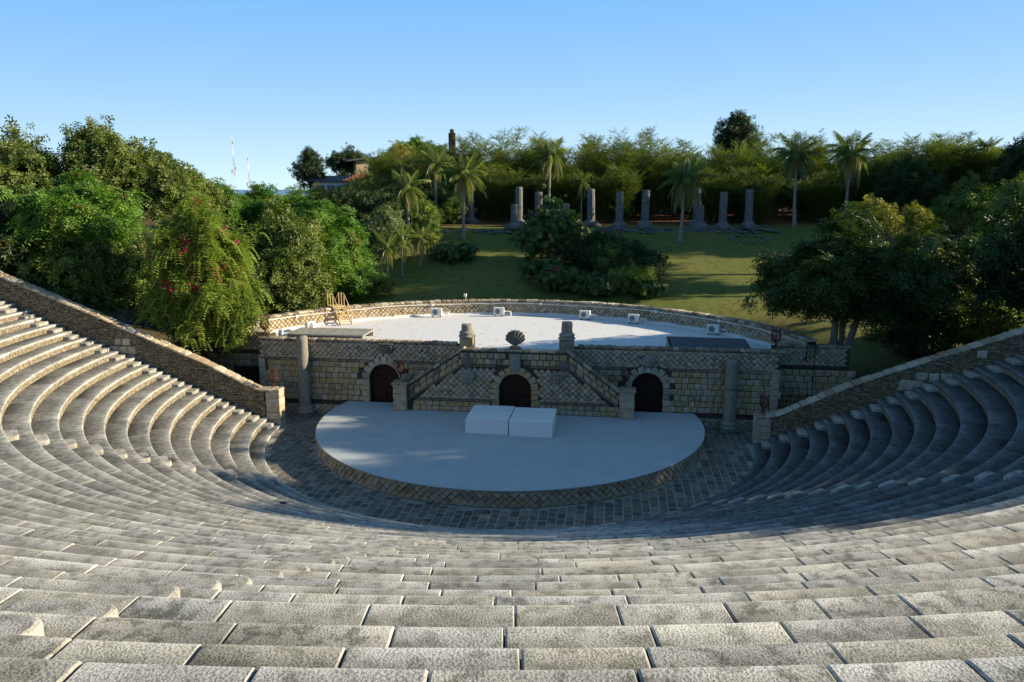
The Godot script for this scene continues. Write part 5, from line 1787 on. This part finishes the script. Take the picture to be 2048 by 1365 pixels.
# ---- ground
func build_ground() -> void:
	var xs := []
	var zs := []
	var x := -420.0
	while x <= 420:
		xs.append(x)
		x += 1.6 if absf(x) < 48 else (5.0 if absf(x) < 110 else 24.0)
	var z := -620.0
	while z <= 130:
		zs.append(z)
		z += 24.0 if z < -190 else (4.0 if z < -78 else (1.6 if z < -4 else 4.0))
	zs = zs.filter(func(q): return absf(q - .25) > 1.5)
	zs.append_array([.2, .3])
	zs.sort()
	var bump := FastNoiseLite.new()
	bump.seed = 21
	bump.frequency = .06
	var b := MB.new()
	b.tinted = true
	var p := []
	var col := []
	for i in xs.size():
		var row := []
		var rc := []
		for k in zs.size():
			var v := Vector3(xs[i] - eye.x, 0, zs[k] - eye.z)
			var d := v.dot(ahead)
			var a := v.dot(side)
			var n := bump.get_noise_2d(xs[i], zs[k])
			var y := land(xs[i], zs[k]) + (n * .22 if zs[k] < -12 else 0.0)
			if zs[k] < .25 and zs[k] > -5 and absf(xs[i]) < 16:
				y = minf(y, -.06)
			if zs[k] < .25 and Vector2(xs[i] + 1.2, zs[k] - .3).length() < 19.3:
				y = minf(y, -.06) if zs[k] > -5 else minf(y, 2.5)
			row.append(Vector3(xs[i], y, zs[k]))
			var lawn := smooth(60, 63, d) * (1 - smooth(93, 97, d + n * 4)) * smooth(-17 - 2 * n, -13 - 2 * n, a) * (1 - smooth(38, 42, a))
			var glade := (1 - smooth(6, 13, Vector2(a - 28, d - 55).length()))
			var c := Color(.085, .068, .042).lerp(Color(.17, .078, .035), smooth(93, 97, d + n * 4) * (1 - smooth(122, 130, d)))
			c = c.lerp(Color(.125, .165, .036).lerp(Color(.185, .18, .05), clampf(.4 + n * 1.3, 0, 1)), maxf(lawn, glade * .9))
			if d > 180:
				c = Color(.05, .065, .025)
			rc.append(c)
		p.append(row)
		col.append(rc)
	for i in xs.size() - 1:
		for k in zs.size() - 1:
			b.vc(p[i][k], col[i][k]); b.vc(p[i + 1][k], col[i + 1][k]); b.vc(p[i + 1][k + 1], col[i + 1][k + 1])
			b.vc(p[i][k], col[i][k]); b.vc(p[i + 1][k + 1], col[i + 1][k + 1]); b.vc(p[i][k + 1], col[i][k + 1])
	var o := obj("ground", b.done(true), M.ground, null)
	structure(o, "mown green lawn and brown earth rising behind the stage building", "ground")
	var sb := MB.new()
	sb.facing([Vector3(-60000, -66, 60000), Vector3(60000, -66, 60000), Vector3(60000, -66, -60000), Vector3(-60000, -66, -60000)], Vector3.UP)
	structure(obj("sea", sb.done(), M.sea, null), "thin blue strip of sea at the horizon left of the far house", "sea")

func build_road() -> void:
	rng.seed = 90
	var t := thing("road", "short stretch of grey road with a pale kerb among the right trees", "road")
	t.set_meta("kind", "structure")
	var a := MB.new()
	var line := []
	for k in 15:
		var s := k / 14.0
		line.append(Vector3(lerpf(27.5, 46, s), 0, lerpf(-15.0, -15.8, s) - 4 * s * s + 3.5 * s))
	for k in 14:
		var p: Vector3 = line[k]
		var q: Vector3 = line[k + 1]
		var n := Vector3(0, 0, -1)
		var y0 := 3.55 + k * .19
		var y1 := 3.55 + (k + 1) * .19
		var pts := [Vector3(p.x, y0, p.z), Vector3(q.x, y1, q.z), Vector3(q.x, y1 + .25, q.z) + n * 4.2, Vector3(p.x, y0 + .25, p.z) + n * 4.2]
		a.facing(pts, Vector3.UP)
		a.facing([Vector3(p.x, y0 - 2, p.z), Vector3(q.x, y1 - 2, q.z), Vector3(q.x, y1, q.z), Vector3(p.x, y0, p.z)], Vector3(0, 0, 1))
	obj("carriageway", a.done(), M.asphalt, t)
	for k in 28:
		var s := (k + .5) / 28.0 * 14
		var i := int(s)
		var p: Vector3 = line[i].lerp(line[i + 1], s - i)
		var d: Vector3 = line[i + 1] - line[i]
		var kb := MB.new()
		cbox(kb, Transform3D(Basis(Vector3.UP, atan2(-d.z, d.x)) * Basis(Vector3(0, 0, 1), .1), Vector3(p.x, 3.62 + s * .19, p.z)), Vector3(.94, .22, .3), .03, .015)
		obj("kerb_stone", kb.done(), M.concrete, t)

# ---- the ruined colonnade on the lawn
func build_ruins() -> void:
	rng.seed = 401
	for q in RUINS:
		var x: float = q[0]
		var z: float = q[1]
		var base := land(x, z)
		var t := thing("ruined_column", q[3], "column", Vector3(x, base, z), rng.randf(), "weathered columns standing on the lawn")
		var h: float = q[2] - base
		if h > 3.3:
			pass
		obj("plinth", box_mesh(Vector3(1.75, .42, 1.75), .06, .05, Vector3(0, .12, 0)), M.ruin, t)
		var b := MB.new()
		lathe(b, [[.88, .3], [.9, .4], [.82, .5], [.66, .62], [.6, .66], [.52, .74]], Vector3.ZERO, 16, .04)
		obj("base", b.done(true), M.ruin, t)
		var s := MB.new()
		var prof := []
		for k in 9:
			var v := k / 8.0
			prof.append([.475 - .05 * v + rng.randf_range(-.012, .012), lerpf(.72, h - .06, v)])
		prof.append([.33, h])
		lathe(s, prof, Vector3.ZERO, 40, .022, 10)
		var so := obj("shaft", s.done(true), M.ruin, t)
		so.rotation.z = rng.randfn(0, .012)
	# tumbled kerb of the terrace
	var w := thing("stone_terrace_edge", "low broken line of rough stones below the standing columns", "wall")
	for run in [[890.0, 470.0, 1030.0, 470.0, 26], [1180.0, 468.0, 1560.0, 464.0, 74]]:
		for k in int(run[4]):
			var s: float = (k + rng.randf()) / run[4]
			var px := lerpf(run[0], run[2], s)
			var dd := rng.randf_range(88.6, 90.4)
			var a := (px - 1024) / 1569.0 * (dd * .982 + .9)
			var pos := Vector3(eye.x, 0, eye.z) + side * a + ahead * dd
			pos.y = land(pos.x, pos.z) + rng.randf_range(.0, .12)
			var b := MB.new()
			cbox(b, Transform3D(Basis(Vector3.UP, rng.randf() * .8), pos), Vector3(rng.randf_range(.3, .8), rng.randf_range(.12, .26), rng.randf_range(.3, .6)), .06, .04)
			obj("rough_stone", b.done(), M.ruin, w)
	var rr := thing("stone_ring", "small ring of rough stones in the grass below the rightmost standing columns", "rocks")
	for k in 12:
		var a := TAU * k / 12.0
		var pos := Vector3(eye.x, 0, eye.z) + side * (26.0 + cos(a) * 1.9) + ahead * (86.2 + sin(a) * 1.5)
		pos.y = land(pos.x, pos.z) + .1
		obj("rough_stone", box_mesh(Vector3(.6, .2, .4), .06, .04), M.ruin, rr, pos - Vector3(0, .08, 0)).rotation.y = a

# ---- far buildings and masts
func tiled_roof(t: Node3D, at: Vector3, w: float, d: float, h: float, turn: float) -> void:
	var b := MB.new()
	var r := Basis(Vector3.UP, turn)
	var c := [Vector3(-w, 0, d), Vector3(w, 0, d), Vector3(w, 0, -d), Vector3(-w, 0, -d)]
	var k1 := Vector3(-w * .35, h, 0)
	var k2 := Vector3(w * .35, h, 0)
	b.facing([c[0], c[1], k2, k1], Vector3(0, 1, 1))
	b.facing([c[2], c[3], k1, k2], Vector3(0, 1, -1))
	b.facing([c[1], c[2], k2], Vector3(1, 1, 0))
	b.facing([c[3], c[0], k1], Vector3(-1, 1, 0))
	b.facing([c[0], c[1], c[2], c[3]], Vector3.DOWN)
	var o := obj("roof", b.done(), M.tile, t, at)
	o.transform = Transform3D(r, at)
	for k in int(w * 2 / .42):
		var x := -w + .2 + k * .42
		var s := clampf((w - absf(x)) / (w * .65), 0, 1)
		var tb := MB.new()
		rod(tb, Vector3(x, .03, d), Vector3(x, .03 + h * s, d * (1 - s)), .11, 5)
		obj("tile_row", tb.done(), M.tile, o)

func windows(t: Node3D, list: Array) -> void:
	for q in list:
		var f := obj("window", box_mesh(Vector3(q[3] + .16, q[4] + .16, .1), .01), M.render_white, t, Vector3(q[0], q[1], q[2]))
		obj("pane", box_mesh(Vector3(q[3], q[4], .04), .003, 0, Vector3(0, 0, .05)), M.glass, f)
		obj("glazing_bar", box_mesh(Vector3(.05, q[4], .05), .003, 0, Vector3(0, 0, .06)), M.render_white, f)

func build_far() -> void:
	var yaw := deg_to_rad(7.64)
	var h := thing("white_house", "small white house with glazed front below the dark tree left of the hill", "house", HOUSES[0], yaw)
	obj("wall", box_mesh(Vector3(6.4, 3.0, 5), .03, 0, Vector3(0, 1.5, 0)), M.render_white, h)
	var rf := MB.new()
	rf.facing([Vector3(-4.2, 3.0, 3.6), Vector3(4.2, 3.0, 3.6), Vector3(3, 4.0, -.5), Vector3(-3, 4.0, -.5)], Vector3(0, 1, 1))
	rf.facing([Vector3(-4.2, 3.0, -4.4), Vector3(4.2, 3.0, -4.4), Vector3(3, 4.0, -.5), Vector3(-3, 4.0, -.5)], Vector3(0, 1, -1))
	rf.facing([Vector3(-4.2, 3.0, 3.6), Vector3(-4.2, 3.0, -4.4), Vector3(-3, 4.0, -.5)], Vector3(-1, 1, 0))
	rf.facing([Vector3(4.2, 3.0, 3.6), Vector3(4.2, 3.0, -4.4), Vector3(3, 4.0, -.5)], Vector3(1, 1, 0))
	rf.facing([Vector3(-4.2, 2.95, 3.6), Vector3(4.2, 2.95, 3.6), Vector3(4.2, 2.95, -4.4), Vector3(-4.2, 2.95, -4.4)], Vector3.DOWN)
	obj("roof", rf.done(), M.slate, h)
	windows(h, [[-2, 1.5, 2.5, 1.3, 1.7], [-.3, 1.5, 2.5, 1.3, 1.7], [1.5, 1.5, 2.5, 1.3, 1.7]])
	var r := thing("tiled_house", "house under a red tiled hip roof half hidden by trees", "house", HOUSES[1], yaw)
	obj("wall", box_mesh(Vector3(5.6, 3.4, 4.6), .03, 0, Vector3(0, .6, 0)), M.render_beige, r)
	tiled_roof(r, Vector3(0, 2.1, 0), 3.3, 2.8, 1.15, 0)
	var b := thing("beige_house", "beige upper storey with a flat overhanging roof on the wooded hill", "house", HOUSES[2], yaw + .35)
	obj("wall", box_mesh(Vector3(9, 7, 6), .03, 0, Vector3(1, -.5, 0)), M.render_beige, b)
	obj("roof", box_mesh(Vector3(11, .3, 8), .03, 0, Vector3(.6, 3.2, 0)), M.slate, b).rotation.z = .12
	windows(b, [[-.6, .6, 3.0, 1.1, 1.3], [2.2, .6, 3.0, 1.1, 1.3]])
	var c := thing("brick_house", "house with a dark brick chimney rising above the bamboo", "house", HOUSES[3], yaw)
	obj("wall", box_mesh(Vector3(9, 6, 6), .03, 0, Vector3(-1, -3.6, 0)), M.render_beige, c)
	tiled_roof(c, Vector3(-1, -.6, 0), 5.0, 4, 1.2, 0)
	obj("chimney", box_mesh(Vector3(1.15, 3.9, 1.15), .05, 0, Vector3(0, 3.25, 0)), M.brick, c)
	obj("chimney_cap", box_mesh(Vector3(.75, .7, .75), .25, 0, Vector3(0, 5.5, 0)), M.brick, c)
	# radio masts
	for q in MASTS:
		var t := thing("radio_mast", q[4], "mast", q[0], yaw)
		var H: float = q[1]
		var w0: float = q[2]
		var w1: float = q[3]
		var n := 16
		for k in n:
			var s := MB.new()
			var y0 := H * k / n
			var y1 := H * (k + 1) / n
			var a := lerpf(w0, w1, minf(1.0, k / (n * .65)))
			var a2 := lerpf(w0, w1, minf(1.0, (k + 1) / (n * .65)))
			for e in 3:
				var g := TAU * e / 3.0 + .3
				var g2 := TAU * (e + 1) / 3.0 + .3
				rod(s, Vector3(cos(g) * a, y0, sin(g) * a), Vector3(cos(g) * a2, y1, sin(g) * a2), .028, 4)
				rod(s, Vector3(cos(g) * a, y0, sin(g) * a), Vector3(cos(g2) * a2, y1, sin(g2) * a2), .015, 4)
				rod(s, Vector3(cos(g2) * a, y0, sin(g2) * a), Vector3(cos(g) * a2, y1, sin(g) * a2), .015, 4)
				rod(s, Vector3(cos(g) * a2, y1, sin(g) * a2), Vector3(cos(g2) * a2, y1, sin(g2) * a2), .015, 4)
			obj("lattice", s.done(), M.mast_white if (k / 2) % 2 else M.mast_red, t)
		for k in 5:
			obj("antenna", box_mesh(Vector3(.3, 1.5, .3), .06, 0, Vector3([-.8, .8, -.9, .9, .1][k], H * [.78, .80, .62, .64, .97][k], .4)), M.concrete, t)
		var dish := MB.new()
		lathe(dish, [[.05, 0], [.6, .15], [.65, .4], [.05, .45]], Vector3.ZERO, 14)
		obj("dish", dish.done(true), M.mast_white, t, Vector3(1.4, H * .5, .5)).rotation.x = PI / 2

func build_pigeons() -> void:
	rng.seed = 61
	var spots := [[[-13.85, 13.86], "dark pigeon on the seats beside the upper step of the left gangway"], [[-13.3, 12.96], "dark pigeon on the seats one row below another by the left gangway"], [[-8.61, 13.57], "dark pigeon in the sun on the lowest rows right of the left gangway"], [[-7.25, 15.17], "dark pigeon in the sun one row above the lowest pigeon"]]
	var first: Node3D = null
	for q in spots:
		var r := Vector2(q[0][0], q[0][1]).length()
		var i := 0
		while i < EDGES.size() - 1 and EDGES[i + 1] < r:
			i += 1
		var at := Vector3(q[0][0], row_h(i), q[0][1])
		if first == null:
			first = thing("pigeon", q[1], "pigeon", at, .8, "pigeons on the seats")
			var b := MB.new()
			# breast to tail, then the neck and head, in one lofted skin
			tube(b, [Vector3(-.21, .10, 0), Vector3(-.13, .125, 0), Vector3(-.06, .145, 0), Vector3(.02, .155, 0), Vector3(.075, .18, 0), Vector3(.095, .225, 0), Vector3(.105, .26, 0), Vector3(.13, .275, 0), Vector3(.145, .272, 0)], [.028, .045, .066, .07, .055, .033, .03, .028, .008], 9)
			cbox(b, Transform3D(Basis(Vector3(0, 0, 1), .18), Vector3(-.25, .095, 0)), Vector3(.14, .014, .075), .004)
			tube(b, [Vector3(.15, .27, 0), Vector3(.175, .262, 0)], [.008, .003], 5)
			for s in [-1, 1]:
				cbox(b, Transform3D(Basis(Vector3(0, 0, 1), .16), Vector3(-.07, .15, s * .058)), Vector3(.2, .075, .022), .009)
				rod(b, Vector3(.0, .1, s * .025), Vector3(.01, .0, s * .028), .006, 5)
				rod(b, Vector3(-.01, .005, s * .028), Vector3(.045, .003, s * .034), .005, 4)
			obj("body", b.done(true), M.feather, first)
		else:
			dup(first, q[1], at, rng.randf() * 6)

func _ready() -> void:
	# camera
	var cam := Camera3D.new()
	cam.name = "camera"
	cam.position = eye
	cam.rotation_degrees = Vector3(-11.0, 7.64, 0)
	cam.fov = 47.02
	cam.near = .1
	cam.far = 90000
	add_child(cam)
	cam.current = true
	# sky, sun and exposure
	var az := deg_to_rad(9.0)
	var el := deg_to_rad(19.5)
	sun_dir = Vector3(cos(el) * cos(az), sin(el), -cos(el) * sin(az))
	var we := WorldEnvironment.new()
	we.name = "world"
	var env := Environment.new()
	env.background_mode = Environment.BG_SKY
	env.sky = make_sky()
	env.background_energy_multiplier = .5
	env.ambient_light_source = Environment.AMBIENT_SOURCE_SKY
	env.tonemap_mode = Environment.TONE_MAPPER_LINEAR
	env.tonemap_exposure = 2.0
	env.sdfgi_enabled = true
	env.ssao_enabled = true
	env.ssil_enabled = true
	we.environment = env
	add_child(we)
	var sun := DirectionalLight3D.new()
	sun.name = "sun"
	sun.light_color = Color(1.0, .93, .80)
	sun.light_energy = 1.6
	sun.light_angular_distance = .5
	sun.shadow_enabled = true
	sun.basis = Basis.looking_at(-sun_dir)
	add_child(sun)
	make_materials()
	make_stones()
	make_twigs()
	# large structure
	build_ground()
	build_road()
	build_seats()
	build_floor()
	build_stage()
	build_side_wall(-1, "long sloping rubble wall along the left end of the seats, sunlit along its top")
	build_side_wall(1, "long sloping rubble wall along the right end of the seats, all in shade")
	build_building()
	build_parapet()
	build_stair()
	build_columns()
	# plants
	for k in TREES.size():
		var q: Array = TREES[k]
		tree(q[0], q[1], q[2], q[3], q[4], q[5], q[6], q[7], q[8], q[9], k + 1, q[10], q[11], q[12])
	for k in BAMBOOS.size():
		var q: Array = BAMBOOS[k]
		bamboo(q[0], q[1], q[2], q[3], k + 1, q[4], q[5])
	for k in PALMS.size():
		var q: Array = PALMS[k]
		palm(q[0], q[1], "coconut palms on the lawn" if q[0] == "coconut_palm" else "slender palms", q[2], q[3], q[4], q[5], q[6], q[7], k + 1, 1.0 if q[0] == "coconut_palm" else .5)
	for k in SHADE.size():
		var q: Array = SHADE[k]
		tree("tall_tree", q[0], "tree", "trees beyond the right end of the seats", q[1], q[2], q[3], q[4], q[5], "dark", 200 + k, 1.2, 1, 0.0, 15)
	# objects
	build_ruins()
	build_far()
	platform_boxes()
	build_roof_things()
	build_torches()
	build_gates()
	build_pigeons()
	for o in find_children("*", "GeometryInstance3D", true, false):
		o.cast_shadow = GeometryInstance3D.SHADOW_CASTING_SETTING_ON
